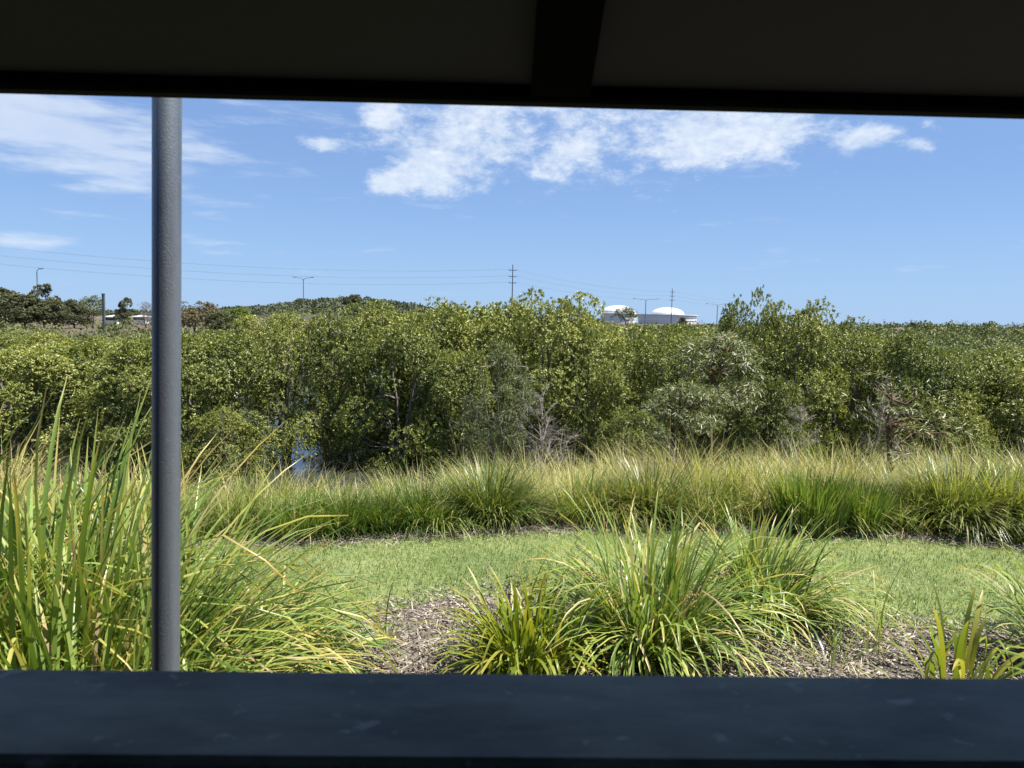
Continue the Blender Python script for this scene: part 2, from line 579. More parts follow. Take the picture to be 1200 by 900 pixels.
def build_ground():
    xs = np.unique(np.concatenate([np.linspace(-16, 18, 90), np.linspace(-60, 60, 40), np.linspace(-4000, 4000, 41)]))
    ys = np.unique(np.concatenate([np.linspace(-6, 16, 80), np.linspace(-60, 60, 40), np.linspace(60, 450, 40), np.linspace(-4000, 6000, 41)]))
    X, Y = np.meshgrid(xs, ys)
    Z = ground_h(X, Y)
    V = np.stack([X.ravel(), Y.ravel(), Z.ravel()], 1)
    nx, ny = len(xs), len(ys)
    i, j = np.meshgrid(np.arange(nx - 1), np.arange(ny - 1))
    a = (j * nx + i).ravel()
    F = np.stack([a, a + 1, a + nx + 1, a + nx], 1)
    o = link('ground', mesh_np('ground', V, F, smooth=True), None, M['mud'])
    tag(o, kind='structure')
    # tidal creek
    xs = np.linspace(-60, 30, 10)
    ys = np.linspace(7.0, 60, 10)
    X, Y = np.meshgrid(xs, ys)
    V = np.stack([X.ravel(), Y.ravel(), np.full(X.size, -0.85)], 1)
    i, j = np.meshgrid(np.arange(9), np.arange(9))
    a = (j * 10 + i).ravel()
    w = link('water', mesh_np('water', V, np.stack([a, a + 1, a + 11, a + 10], 1)), None, M['water'])
    tag(w, kind='structure')


def curve_pts(px_pts):
    """ground points (x, y) below a list of pixels"""
    return np.array([[*G(px, py).xy] for px, py in px_pts])


LAWN_FAR = curve_pts([(-150, 668), (100, 655), (310, 642), (480, 633), (620, 624), (760, 621), (900, 625), (1050, 631), (1200, 645), (1400, 672)])
LAWN_NEAR = curve_pts([(-150, 800), (100, 785), (330, 757), (440, 722), (520, 704), (580, 697), (700, 708), (850, 722), (950, 733), (1050, 735), (1200, 743), (1400, 770)])


def lawn_far(x):
    return np.interp(x, LAWN_FAR[:, 0], LAWN_FAR[:, 1])


def lawn_near(x):
    return np.interp(x, LAWN_NEAR[:, 0], LAWN_NEAR[:, 1])


def strip(name, mat, f0, f1, x0, x1, z, nx=160, ny=10, w0=0.06, w1=0.06):
    xs = np.linspace(x0, x1, nx)
    a = f0(xs) + w0 * (fbm(xs * 2.5, xs * 0 + 3.1, 5) - 0.5) * 2
    b = f1(xs) + w1 * (fbm(xs * 3.5, xs * 0 + 9.1, 8) - 0.5) * 2
    T = np.linspace(0, 1, ny)[:, None]
    X = np.repeat(xs[None, :], ny, 0)
    Y = a[None, :] * (1 - T) + b[None, :] * T
    Z = np.full(X.shape, z)
    V = np.stack([X.ravel(), Y.ravel(), Z.ravel()], 1)
    i, j = np.meshgrid(np.arange(nx - 1), np.arange(ny - 1))
    q = (j * nx + i).ravel()
    o = link(name, mesh_np(name, V, np.stack([q, q + 1, q + nx + 1, q + nx], 1)), None, mat)
    return tag(o, kind='structure')


build_ground()
strip('mulch_bed', M['soil'], lambda x: x * 0 + 0.95, lambda x: lawn_near(x) + 0.25, -5.0, 6.2, 0.004, w0=0)
strip('lawn', M['lawn'], lawn_near, lawn_far, -5.2, 7.2, 0.008, w0=0.07, w1=0.05)


# ------------------------------------------------------------------ blades and leaves
def blades(root, az, lean, bend, length, width, S=4, cols=2, tint=None, power=1.3, sway=None, fold=0.25):
    """ribbons that leave the root at 'lean' from the vertical and droop by 'bend' more; all arrays of length n"""
    n = len(az)
    t = np.linspace(0, 1, S + 1)
    ang = lean[:, None] + bend[:, None] * t[None, :] ** power
    am = 0.5 * (ang[:, 1:] + ang[:, :-1])
    ds = (length / S)[:, None]
    hx = np.concatenate([np.zeros((n, 1)), np.cumsum(np.sin(am) * ds, 1)], 1)
    hz = np.concatenate([np.zeros((n, 1)), np.cumsum(np.cos(am) * ds, 1)], 1)
    ca, sa = np.cos(az)[:, None], np.sin(az)[:, None]
    cx = root[:, 0, None] + hx * ca
    cy = root[:, 1, None] + hx * sa
    cz = root[:, 2, None] + hz
    if sway is not None:
        cx = cx + sway[:, None] * -sa * t[None, :] ** 2
        cy = cy + sway[:, None] * ca * t[None, :] ** 2
    w = np.sqrt(np.clip(1 - t ** 3.0, 0, 1)) * (0.55 + 0.45 * np.minimum(1, t * 4))
    w[-1] = 0.06
    hw = 0.5 * width[:, None] * w[None, :]
    offs = [-1, 1] if cols == 2 else [-1, 0, 1]
    Vs = []
    for o in offs:
        up = (abs(o) * fold) * hw
        nx_ = -np.cos(ang) * up
        Vs.append(np.stack([cx - sa * hw * o + nx_ * ca, cy + ca * hw * o + nx_ * sa, cz + np.sin(ang) * up], -1))
    V = np.stack(Vs, 2)                      # n, S+1, cols, 3
    k = len(offs)
    base = (np.arange(n) * (S + 1) * k)[:, None, None]
    s = np.arange(S)[None, :, None]
    c = np.arange(k - 1)[None, None, :]
    a = base + s * k + c
    F = np.stack([a, a + 1, a + k + 1, a + k], -1).reshape(-1, 4)
    al = np.broadcast_to(t[None, :, None], (n, S + 1, k)).ravel()
    ti = None if tint is None else np.repeat(tint, (S + 1) * k)
    return V.reshape(-1, 3), F, ti, al


def leaf_quads(pos, axis, nrm, L, W, tint, fold=0.25):
    """diamond leaves folded along the midrib, two triangles each"""
    axis = axis / (np.linalg.norm(axis, axis=1, keepdims=True) + 1e-9)
    side = np.cross(axis, nrm)
    side /= (np.linalg.norm(side, axis=1, keepdims=True) + 1e-9)
    up = np.cross(side, axis)
    L = L[:, None]
    W = W[:, None]
    mid = pos + axis * L * 0.48 + up * W * fold
    V = np.stack([pos, mid + side * W * 0.5, pos + axis * L - up * L * 0.08, mid - side * W * 0.5], 1)
    n = len(pos)
    b = (np.arange(n) * 4)[:, None]
    F = np.concatenate([b + np.array([[0, 1, 2]]), b + np.array([[0, 2, 3]])], 1).reshape(-1, 3)
    return V.reshape(-1, 3), F, np.repeat(tint, 4)


def unit(n):
    v = rng.normal(size=(n, 3))
    return v / np.linalg.norm(v, axis=1, keepdims=True)


# ------------------------------------------------------------------ the bird hide we look out of
def build_hide():
    h = empty('bird_hide', (0, 0, 0), math.radians(1.15))
    tag(h, 'dark timber bird hide with open viewing slot, painted sill and sloping roof', 'bird hide')
    X0, X1, YB = -4.2, 1.9, -2.2  # unseen left end lengthened to block sky light from the post
    m = MB()
    m.box(X0, X1, YB, 0.50, 0.01, 0.06)
    m.build('floor_slab', M['blackpaint'], h)
    m = MB()
    m.box(X0 - .02, X1 + .02, 0.424, 0.5375, 1.296, 1.336, 0.004)
    m.build('sill', M['sill'], h)
    # front wall boards under the sill
    z = 0.06
    k = 0
    bd = None
    while z < 1.28:
        z1 = min(z + 0.15, 1.296)
        m = MB()
        m.box(X0, X1, 0.46, 0.488, z + 0.002, z1 - 0.002)
        m.build('wall_board', M['blackpaint'], h)
        z = z1
    for x in (X0, X1):
        m = MB()
        m.box(x - 0.03, x + 0.03, YB, 0.449, 0.06, 2.02)
        m.build('side_wall', M['blackpaint'], h)
        m = MB()
        m.box(x - 0.045, x + 0.045, 0.40, 0.49, 1.337, 2.03)
        m.build('corner_post', M['blackpaint'], h)
    m = MB()
    m.box(X0 + .03, X1 - .03, YB - 0.03, YB + 0.03, 0.06, 2.9)
    m.build('back_wall', M['blackpaint'], h)
    # roof falls towards the front: local frame along the slope, r from the eave backwards
    sl = math.radians(28)
    EY, EZ = 0.885, 1.600 + 0.2735
    L = (EY - YB + 0.15) / math.cos(sl)
    R = Matrix.Rotation(-sl, 4, 'X')
    T = Matrix.Translation((0, EY, EZ)) @ Matrix.Rotation(-sl, 4, 'X')

    def slope(mb, name, mat):
        mb.v = [tuple(T @ Vector(v)) for v in mb.v]
        return mb.build(name, mat, h)
    xr = [-4.205, -3.36, -2.53, -1.7, -0.85, 0.067, 0.98, 1.905]
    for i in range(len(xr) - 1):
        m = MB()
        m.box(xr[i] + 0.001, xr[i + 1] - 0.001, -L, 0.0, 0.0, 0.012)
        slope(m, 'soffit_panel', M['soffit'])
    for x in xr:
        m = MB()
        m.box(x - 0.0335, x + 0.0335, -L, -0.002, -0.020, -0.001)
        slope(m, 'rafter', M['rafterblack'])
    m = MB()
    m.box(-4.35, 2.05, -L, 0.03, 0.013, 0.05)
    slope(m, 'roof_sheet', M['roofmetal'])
    m = MB()
    m.box(-4.35, 2.05, EY + 0.002, EY + 0.030, EZ - 0.018, EZ + 0.012, 0.004)
    m.build('fascia_board', M['darktimber'], h)
    for x in (X0, X1):   # gable infill above the side walls
        m = MB()
        y0, y1 = YB, 0.40
        zt = lambda y: EZ + (EY - y) * math.tan(sl) - 0.03
        vs = [(x - .025, y0, 2.02), (x - .025, y1, 2.02), (x - .025, y1, zt(y1)), (x - .025, y0, zt(y0)),
              (x + .025, y0, 2.02), (x + .025, y1, 2.02), (x + .025, y1, zt(y1)), (x + .025, y0, zt(y0))]
        m.add(vs, [(0, 1, 2, 3), (7, 6, 5, 4), (0, 4, 5, 1), (1, 5, 6, 2), (2, 6, 7, 3), (3, 7, 4, 0)])
        m.build('gable_panel', M['blackpaint'], h)


def build_post():
    Y = 1.16
    a = P(194.2, 787, Y)
    b = P(195.8, 110, Y)
    d = (b - a) / (b.z - a.z)
    foot = a + d * (0.0 - a.z)
    top = a + d * (2.35 - a.z)
    r = 0.5 * 31.5 / FPX * Y
    t = empty('galvanised_post', foot)
    tag(t, 'round galvanised steel post standing upright just outside the hide', 'post')
    m = MB()
    n = 24
    m.tube([(top - foot) * (k / n) for k in range(n + 1)], r, 40)
    p = m.build('pipe', M['galv'], t, smooth=True)
    m = MB()
    m.lathe([(0.0, 0.012), (r * 1.12, 0.010), (r * 1.15, 0.0), (r * 1.15, -0.03), (r * 1.01, -0.031)], 40)
    c = m.build('cap', M['galv'], t, smooth=False)
    c.location = top - foot
    m = MB()
    m.lathe([(r * 1.01, 0.055), (0.12, 0.045), (0.125, -0.1)], 32)
    m.build('footing', M['concrete'], t)


build_hide()
build_post()


# ------------------------------------------------------------------ mat rush clumps: every big leaf is a part
LEAFVAR = {}


def leaf_variants(matkey):
    if matkey in LEAFVAR:
        return LEAFVAR[matkey]
    out = []
    for k in range(22):
        bend = [0.3, 0.6, 0.95, 1.3, 1.7, 2.2][k % 6] * rng.uniform(0.85, 1.15)
        pw = rng.uniform(1.0, 2.6)
        V, F, _, al = blades(np.zeros((1, 3)), np.zeros(1), np.zeros(1), np.array([bend]), np.ones(1), np.array([1.0]), S=9, cols=3,
                             power=pw, sway=np.array([rng.uniform(-0.06, 0.06)]), fold=0.0)
        V = V.copy()
        # give the blade its keel: width 1 in local y, shaped later by the object's y scale
        edge = np.tile(np.array([1.0, 0.0, 1.0]), 10)
        V[:, 2] += edge * 0.0035
        if k % 6 == 3:                        # a creased blade: the outer part hangs down
            kink = rng.uniform(0.55, 0.8)
            i0 = int(kink * 10) * 3
            piv = V[i0:i0 + 3].mean(0)
            q = rng.uniform(0.8, 1.6)
            r = V[i0:] - piv
            c_, s_ = math.cos(q), math.sin(q)
            x, z = r[:, 0].copy(), r[:, 2].copy()
            V[i0:, 0] = piv[0] + c_ * x + s_ * z
            V[i0:, 2] = piv[2] - s_ * x + c_ * z
        me = mesh_np('leaf', V, F, np.zeros(len(V)), al, smooth=True)
        me.materials.append(M[matkey])
        out.append((me, bend))
    LEAFVAR[matkey] = out
    return out


def clump(name, label, loc, H, nleaf, nmass, r0, width, mat='strap', massmat='strap_mass', spread=1.0, wind=(0.0, 0.0), short=0.5,
          up=0.0, group='strappy mat rush clumps around the hide'):
    t = empty(name, loc)
    tag(t, label, 'plant', group)
    vs = leaf_variants(mat)

    def draw(n):
        u = rng.random(n) ** 0.8                    # 0 centre .. 1 outer leaf
        az = rng.random(n) * 2 * math.pi
        dx = u * spread * np.cos(az) + wind[0]
        dy = u * spread * np.sin(az) + wind[1]
        az2 = np.arctan2(dy, dx)
        u2 = np.clip(np.hypot(dx, dy), 0, 1.3)
        az2 = az2 + rng.normal(0, 0.6, n)
        lean = 0.04 + 0.62 * u2 * (1 - up) + rng.normal(0, 0.16, n)
        rr = r0 * np.sqrt(rng.random(n))
        root = np.stack([rr * np.cos(az), rr * np.sin(az), np.zeros(n)], 1)
        L = H * (1.18 - 0.10 * u2) * (1 - short * rng.random(n) ** 2.2)
        W = width * rng.uniform(0.6, 1.2, n)
        return az2, u2, lean, root, L, W
    az, u, lean, root, L, W = draw(nleaf)
    want = 0.5 + 1.8 * u * rng.uniform(0.4, 1.3, nleaf)
    bends = np.array([b for _, b in vs])
    for i in range(nleaf):
        k = int(np.argmin(np.abs(bends - want[i]) + rng.random(len(vs)) * 0.35))
        o = bpy.data.objects.new('leaf', vs[k][0])
        C.objects.link(o)
        o.parent = t
        tw = rng.normal(0, 0.25)
        o.matrix_local = (Matrix.Translation(root[i]) @ Matrix.Rotation(az[i], 4, 'Z') @ Matrix.Rotation(lean[i], 4, 'Y')
                          @ Matrix.Rotation(tw, 4, 'Z') @ Matrix.Diagonal((L[i], W[i], L[i], 1)))
    if nmass:
        az, u, lean, root, L, W = draw(nmass)
        tint = np.clip(rng.random(nmass) ** 0.8, 0, 1)
        V, F, ti, al = blades(root, az, lean, 0.3 + 1.3 * u * rng.uniform(0.5, 1.2, nmass), L * rng.uniform(0.6, 1.0, nmass), W, S=6, cols=2, tint=tint,
                              sway=rng.normal(0, 0.04, nmass))
        V[:, 2] = np.maximum(V[:, 2], 0.004)
        o = link('inner_leaves', mesh_np('inner_leaves', V, F, ti, al, smooth=True), t, M[massmat])
        tag(o, kind='stuff')
    return t


def spikes(t, spots, H):
    for (dx, dy, lx, ly) in spots:
        m = MB()
        pts = [(dx + lx * s * s, dy + ly * s * s, H * s * (1 - 0.2 * s * s)) for s in np.linspace(0, 1, 8)]
        m.tube(pts, [0.004] * 7 + [0.002], 5)
        st = m.build('flower_stalk', M['twig'], t)
        m = MB()
        for s in np.linspace(0.5, 1.0, 16):
            p = Vector((dx + lx * s * s, dy + ly * s * s, H * s * (1 - 0.2 * s * s)))
            for k in range(5):
                q = p + Vector(rng.normal(0, 0.012, 3))
                r = 0.0045
                m.add([q + Vector(v) * r for v in ((1, 0, 0), (-1, 0, 0), (0, 1, 0), (0, -1, 0), (0, 0, 1.5), (0, 0, -1.5))],
                      [(0, 2, 4), (2, 1, 4), (1, 3, 4), (3, 0, 4), (2, 0, 5), (1, 2, 5), (3, 1, 5), (0, 3, 5)])
        tag(m.build('seed_head', M['seed'], st), kind='stuff')


def at_depth(px, Y):
    p = P(px, 600, Y)
    return (p.x, Y, 0.0)


clump('mat_rush', 'tallest strappy mat rush clump behind the steel post, straw coloured tips', at_depth(35, 2.35), 1.24, 300, 700, 0.26, 0.017, spread=1.1, short=0.6, wind=(-0.05, 0))
clump('mat_rush', 'arching mat rush clump close to the sill in front of the tallest one', at_depth(95, 1.95), 0.80, 260, 500, 0.24, 0.015, spread=1.2, short=0.6)
clump('mat_rush', 'dense mat rush clump just behind the steel post foot', at_depth(150, 2.6), 0.98, 280, 600, 0.22, 0.016, spread=1.1, short=0.6, wind=(-0.05, 0))
clump('mat_rush', 'drooping mat rush clump with yellow leaves beside the steel post foot', at_depth(205, 2.5), 0.62, 260, 500, 0.20, 0.015, spread=1.25, wind=(0.12, 0), short=0.6)
clump('mat_rush', 'tall mat rush clump leaning away from the hide at the end of the sill', at_depth(-110, 2.5), 1.25, 200, 600, 0.2, 0.017)
clump('mat_rush', 'low green mat rush clump with leaves swept over the mulch towards the lawn', at_depth(330, 3.1), 0.50, 270, 260, 0.15, 0.0145, spread=0.95, wind=(0.35, 0.0), short=0.6)
c_ = clump('mat_rush', 'big fountain shaped mat rush clump in the mulch with brown seed spikes', at_depth(765, 3.5), 0.77, 300, 420, 0.20, 0.0140, spread=1.35, short=0.65)
spikes(c_, [(-0.1, -0.05, -0.16, -0.1), (-0.07, 0.02, -0.28, -0.02), (0.05, -0.1, 0.1, -0.2), (0.1, 0.0, 0.3, 0.05)], 0.5)
clump('mat_rush', 'small yellow green mat rush clump in front of the fountain shaped one', at_depth(622, 3.22), 0.46, 210, 120, 0.15, 0.0165, 'lime', 'lime_mass', spread=0.95, short=0.4)
clump('mat_rush', 'mid green mat rush clump standing at the lawn edge of the mulch', at_depth(905, 3.95), 0.58, 290, 260, 0.17, 0.0135, spread=1.15, wind=(0.18, 0.0))
clump('mat_rush', 'sparse young mat rush with few wide upright leaves in bare mulch', at_depth(1135, 3.22), 0.40, 34, 0, 0.13, 0.022, 'lime', 'lime_mass', spread=0.8, short=0.5)
clump('mat_rush', 'half seen mat rush clump leaning in over the lawn edge', at_depth(1262, 3.45), 0.62, 70, 60, 0.12, 0.018, spread=1.0, wind=(-0.25, 0))
clump('grass_sprig', 'thin wispy sprig of grass growing alone out of the mulch', at_depth(1032, 3.5), 0.42, 16, 0, 0.05, 0.007, spread=0.8, group='thin grass sprigs in the mulch')
clump('grass_sprig', 'short yellow sprig of grass beside the swept mat rush', at_depth(452, 3.5), 0.28, 14, 0, 0.04, 0.009, 'lime', 'lime_mass', spread=0.6, group='thin grass sprigs in the mulch')
clump('grass_sprig', 'fine pale sprig of grass between the young mat rush and the clump', at_depth(985, 3.35), 0.36, 18, 0, 0.07, 0.006, spread=1.2, group='thin grass sprigs in the mulch')


def wiry_weed():
    p = G(588, 715)
    t = empty('wiry_weed', p)
    tag(t, 'wiry dark weed with tiny leaves on thin stems at the lawn edge', 'weed')
    for k in range(9):
        az = rng.uniform(0, 6.28)
        ln = rng.uniform(0.15, 0.34)
        m = MB()
        pts = [Vector((math.cos(az) * ln * 0.6 * s, math.sin(az) * ln * 0.5 * s, ln * (s - 0.25 * s * s))) for s in np.linspace(0, 1, 6)]
        m.tube(pts, 0.0018, 4)
        st = m.build('stem', M['twig'], t)
        n = 22
        s = rng.uniform(0.4, 1.0, n)
        pos = np.array([tuple(pts[min(5, int(q * 5))]) for q in s]) + rng.normal(0, 0.016, (n, 3))
        V, F, ti = leaf_quads(pos, unit(n), unit(n), rng.uniform(0.01, 0.022, n), np.full(n, 0.008), rng.random(n))
        tag(link('leaflets', mesh_np('leaflets', V, F, ti), st, M['weedleaf']), kind='stuff')


wiry_weed()


# ------------------------------------------------------------------ lawn blades and mulch chips
def build_lawn_blades():
    n = 120000
    y = rng.uniform(3.2, 6.4, n)
    x = rng.uniform(-1, 1, n) * (0.78 * y + 0.3)
    k = (y > lawn_near(x) + 0.10 * (fbm(x * 3, y * 3, 1) - 0.55)) & (y < lawn_far(x) + 0.06 * (fbm(x * 4, y * 4, 2) - 0.5))
    x, y = x[k], y[k]
    n = len(x)
    patch = fbm(x * 1.3, y * 2.2, 21)
    tint = np.clip(0.45 + 1.3 * (patch - 0.5) + rng.normal(0, 0.33, n), 0, 1)
    root = np.stack([x, y, np.full(n, 0.006)], 1)
    V, F, ti, al = blades(root, rng.random(n) * 6.283, np.abs(rng.normal(0.5, 0.4, n)), rng.uniform(0, 0.7, n), rng.uniform(0.018, 0.042, n),
                          rng.uniform(0.003, 0.005, n), S=2, tint=tint)
    o = link('lawn_grass', mesh_np('lawn_grass', V, F, ti, al), None, M['lawnblade'])
    tag(o, 'short mown grass of the lawn strip between mulch and tall grass', 'grass', kind='stuff')


def build_mulch():
    n = 36000
    y = 2.6 + 2.4 * rng.random(n) ** 1.2
    x = rng.uniform(-1, 1, n) * (0.75 * y + 0.2)
    edge = lawn_near(x) + 0.12
    k = (y < edge + 0.10 * rng.normal(0, 1, n))
    x, y = x[k], y[k]
    n = len(x)
    L = rng.uniform(0.010, 0.034, n) * np.where(rng.random(n) < 0.12, 2.2, 1.0)
    W = rng.uniform(0.003, 0.010, n)
    T = rng.uniform(0.002, 0.005, n)
    az = rng.random(n) * 6.283
    pit = rng.normal(0, 0.22, n)
    a = np.stack([np.cos(az) * np.cos(pit), np.sin(az) * np.cos(pit), np.sin(pit)], 1)
    s = np.stack([-np.sin(az), np.cos(az), rng.normal(0, 0.25, n)], 1)
    u = np.cross(a, s)
    c = np.stack([x, y, 0.010 + 0.016 * rng.random(n) + np.abs(np.sin(pit)) * L * 0.3], 1)
    vs = []
    for i, j, l in [(-1, -1, -1), (1, -1, -1), (1, 1, -1), (-1, 1, -1), (-1, -1, 1), (1, -1, 1), (1, 1, 1), (-1, 1, 1)]:
        tap = rng.uniform(0.4, 1.0, n)[:, None]
        vs.append(c + a * (i * L / 2)[:, None] + s * (j * W / 2)[:, None] * tap + u * (l * T / 2)[:, None])
    V = np.stack(vs, 1).reshape(-1, 3)
    q = np.array([[4, 5, 6, 7], [0, 1, 5, 4], [1, 2, 6, 5], [2, 3, 7, 6], [3, 0, 4, 7]])
    F = ((np.arange(n) * 8)[:, None, None] + q[None]).reshape(-1, 4)
    tint = np.clip(rng.beta(1.6, 1.5, n), 0, 1)
    o = link('mulch_chips', mesh_np('mulch_chips', V, F, np.repeat(tint, 8)), None, M['chip'])
    tag(o, 'loose weathered wood chip mulch around the mat rushes', 'mulch', kind='stuff')
    # straw litter along the far lawn edge and on the mulch
    n = 7000
    x = rng.uniform(-4, 7, n)
    y = lawn_far(x) + rng.normal(0.05, 0.09, n)
    k = rng.random(n) < 0.25
    y = np.where(k, lawn_near(x) - np.abs(rng.normal(0, 0.4, n)), y)
    root = np.stack([x, y, ground_h(x, y) + 0.014 + 0.02 * rng.random(n)], 1)
    V, F, ti, al = blades(root, rng.random(n) * 6.283, rng.normal(1.5, 0.12, n), rng.normal(0.05, 0.1, n), rng.uniform(0.05, 0.18, n),
                          rng.uniform(0.002, 0.005, n), S=2, tint=rng.uniform(0.4, 1.0, n))
    V[:, 2] = np.maximum(V[:, 2], 0.012)
    o = link('straw_litter', mesh_np('straw_litter', V, F, ti, al), None, M['chip'])
    tag(o, 'dry fallen straw lying along the edges of the lawn', 'straw', kind='stuff')


build_lawn_blades()
build_mulch()


# ------------------------------------------------------------------ belt of tall grass on the bank
def belt_end(x):
    return np.interp(x, [-6, -4, -2.2, -0.6, 1, 3, 8], [5.2, 5.7, 7.0, 8.2, 9.0, 9.4, 9.8])


def build_belt():
    # tussock centres first, then the blades that spring from each
    m = 900
    cy = 5.1 + 6.4 * rng.random(m) ** 1.1
    cx = rng.uniform(-1, 1, m) * (0.78 * cy + 0.5)
    d = cy - lawn_far(cx)
    k = (d > 0.16) & (cy < belt_end(cx))
    cx, cy, d = cx[k], cy[k], d[k]
    m = len(cx)
    big = fbm(cx * 0.55 + 4, cy * 0.8, 40)
    ctint = 0.24 + 0.46 * sstep(0.15, 1.2, d) + 1.3 * (big - 0.5) + rng.normal(0, 0.17, m)
    cH = (0.29 + 0.13 * sstep(0.0, 1.4, d)) * rng.uniform(0.55, 1.35, m) * (0.80 + 0.64 * fbm(cx * 0.9, cy * 0.9, 61)) * (0.86 + 0.26 * sstep(-2.5, 0.5, cx))
    cR = rng.uniform(0.10, 0.24, m)
    cwx, cwy = rng.normal(0.16, 0.28, m), rng.normal(-0.08, 0.2, m)
    dens = rng.uniform(100, 320, m).astype(int)
    t = np.repeat(np.arange(m), dens)
    n = len(t)
    az = rng.random(n) * 6.283
    u = rng.random(n) ** 0.7
    x = cx[t] + cR[t] * np.sqrt(rng.random(n)) * np.cos(az)
    y = cy[t] + cR[t] * np.sqrt(rng.random(n)) * np.sin(az)
    ddx, ddy = 0.9 * u * np.cos(az) + cwx[t], 0.9 * u * np.sin(az) + cwy[t]
    az2 = np.arctan2(ddy, ddx)
    u2 = np.hypot(ddx, ddy)
    lean = 0.04 + 0.46 * u2 + rng.normal(0, 0.13, n)
    bend = (0.45 + 1.9 * u2) * rng.uniform(0.4, 1.3, n)
    H = cH[t] * rng.uniform(0.6, 1.3, n) * 1.15
    tint = ctint[t] + rng.normal(0, 0.19, n)
    # loose filler between them
    f = 46000
    fy = 5.1 + 6.4 * rng.random(f) ** 1.2
    fx = rng.uniform(-1, 1, f) * (0.78 * fy + 0.5)
    fd = fy - lawn_far(fx)
    k = (fd > 0.10 + 0.2 * rng.random(f)) & (fy < belt_end(fx) + 0.2)
    fx, fy, fd = fx[k], fy[k], fd[k]
    f = len(fx)
    ftint = 0.28 + 0.40 * sstep(0.1, 1.2, fd) + 0.9 * (fbm(fx * 0.55 + 4, fy * 0.8, 40) - 0.5) + rng.normal(0, 0.2, f)
    x, y = np.concatenate([x, fx]), np.concatenate([y, fy])
    az2 = np.concatenate([az2, rng.random(f) * 6.283])
    lean = np.concatenate([lean, np.abs(rng.normal(0.3, 0.2, f))])
    bend = np.concatenate([bend, rng.uniform(0.1, 1.3, f)])
    H = np.concatenate([H, rng.uniform(0.22, 0.5, f) * (0.85 + 0.25 * sstep(-2.5, 0.5, fx))])
    tint = np.concatenate([tint, ftint])
    n = len(x)
    dead = rng.random(n) < 0.10
    tint = np.where(dead, rng.uniform(0.75, 1.0, n), np.clip(tint, 0, 0.93))
    g = ground_h(x, y)
    V, F, ti, al = blades(np.stack([x, y, g - 0.01], 1), az2, lean, bend, H, rng.uniform(0.003, 0.007, n), S=4, tint=tint,
                          sway=rng.normal(0, 0.04, n))
    o = link('tall_grass', mesh_np('tall_grass', V, F, ti, al, smooth=True), None, M['belt'])
    tag(o, 'belt of tall straw and green grass on the bank behind the lawn', 'grass', kind='stuff')
    # thin seed stalks standing above it
    n = 900
    y = rng.uniform(6.2, 11, n)
    x = rng.uniform(-0.45, 0.8, n) * y
    g = ground_h(x, y)
    k = (y < belt_end(x)) & (y - lawn_far(x) > 0.6)
    x, y, g = x[k], y[k], g[k]
    n = len(x)
    V, F, ti, al = blades(np.stack([x, y, g], 1), rng.random(n) * 6.283, np.abs(rng.normal(0.15, 0.12, n)), rng.uniform(0.1, 0.8, n), rng.uniform(0.5, 0.8, n),
                          rng.uniform(0.003, 0.005, n), S=4, tint=rng.uniform(0.6, 1, n))
    o = link('seed_stalks', mesh_np('seed_stalks', V, F, ti, al), None, M['chip'])
    tag(o, 'thin dry grass stalks standing above the tall grass belt', 'grass', kind='stuff')


def tussock(name, label, px, py, H, R, n, mat, width=0.010, droop=1.0, wind=(0, 0), tintp=(0.1, 1.0), group='separate tussocks in the grass belt', z=None, fan=0.45):
    p = G(px, py)
    gz = float(ground_h(p.x, p.y)) if z is None else z
    az = rng.random(n) * 6.283
    u = rng.random(n) ** 0.7
    dx, dy = u * np.cos(az) + wind[0], u * np.sin(az) + wind[1]
    az2 = np.arctan2(dy, dx)
    u2 = np.hypot(dx, dy)
    rr = R * 0.75 * np.sqrt(rng.random(n))
    root = np.stack([rr * np.cos(az), rr * np.sin(az), np.zeros(n)], 1)
    tint = np.clip(rng.uniform(*tintp, n) * np.where(rng.random(n) < 0.06, 2.0, 0.9), 0, 1)
    V, F, ti, al = blades(root, az2, 0.04 + fan * u2 + rng.normal(0, 0.08, n), droop * (0.3 + 1.5 * u2) * rng.uniform(0.6, 1.2, n),
                          H * rng.uniform(0.7, 1.3, n), width * rng.uniform(0.6, 1.3, n), S=5, tint=tint, sway=rng.normal(0, 0.04, n))
    V[:, 2] = np.maximum(V[:, 2], 0.005)
    t = empty(name, (p.x, p.y, gz))
    tag(t, label, 'plant', group)
    o = link('leaves', mesh_np('leaves', V, F, ti, al, smooth=True), t, M[mat])
    tag(o, kind='stuff')
    return t


build_belt()
tussock('grass_tussock', 'large dark hanging tussock with shadowed base at the lawn edge', 1118, 615, 0.50, 0.42, 2200, 'sedge', 0.012, 1.5)
tussock('grass_tussock', 'yellow green tussock crowning beside the dark hanging one', 1178, 618, 0.54, 0.26, 700, 'yellowish', 0.013, 1.2)
tussock('grass_tussock', 'silvery arching tussock behind the yellow green one', 1225, 600, 0.66, 0.34, 1200, 'sedge', 0.012, 1.2, tintp=(0.4, 1.0))
tussock('grass_tussock', 'upright vivid green reed tussock growing beside the lawn', 950, 622, 0.40, 0.34, 1000, 'bright', 0.012, 0.3, fan=0.16)
tussock('grass_tussock', 'short vivid green reed tussock next to the taller green one', 1008, 622, 0.36, 0.28, 650, 'bright', 0.011, 0.3, fan=0.16)
tussock('grass_tussock', 'rounded dark tussock with white hanging blades in the straw grass', 572, 607, 0.44, 0.30, 1100, 'sedge', 0.010, 1.2)
tussock('grass_tussock', 'dark drooping tussock behind the fountain shaped mat rush', 760, 606, 0.46, 0.34, 1200, 'sedge', 0.010, 1.2)
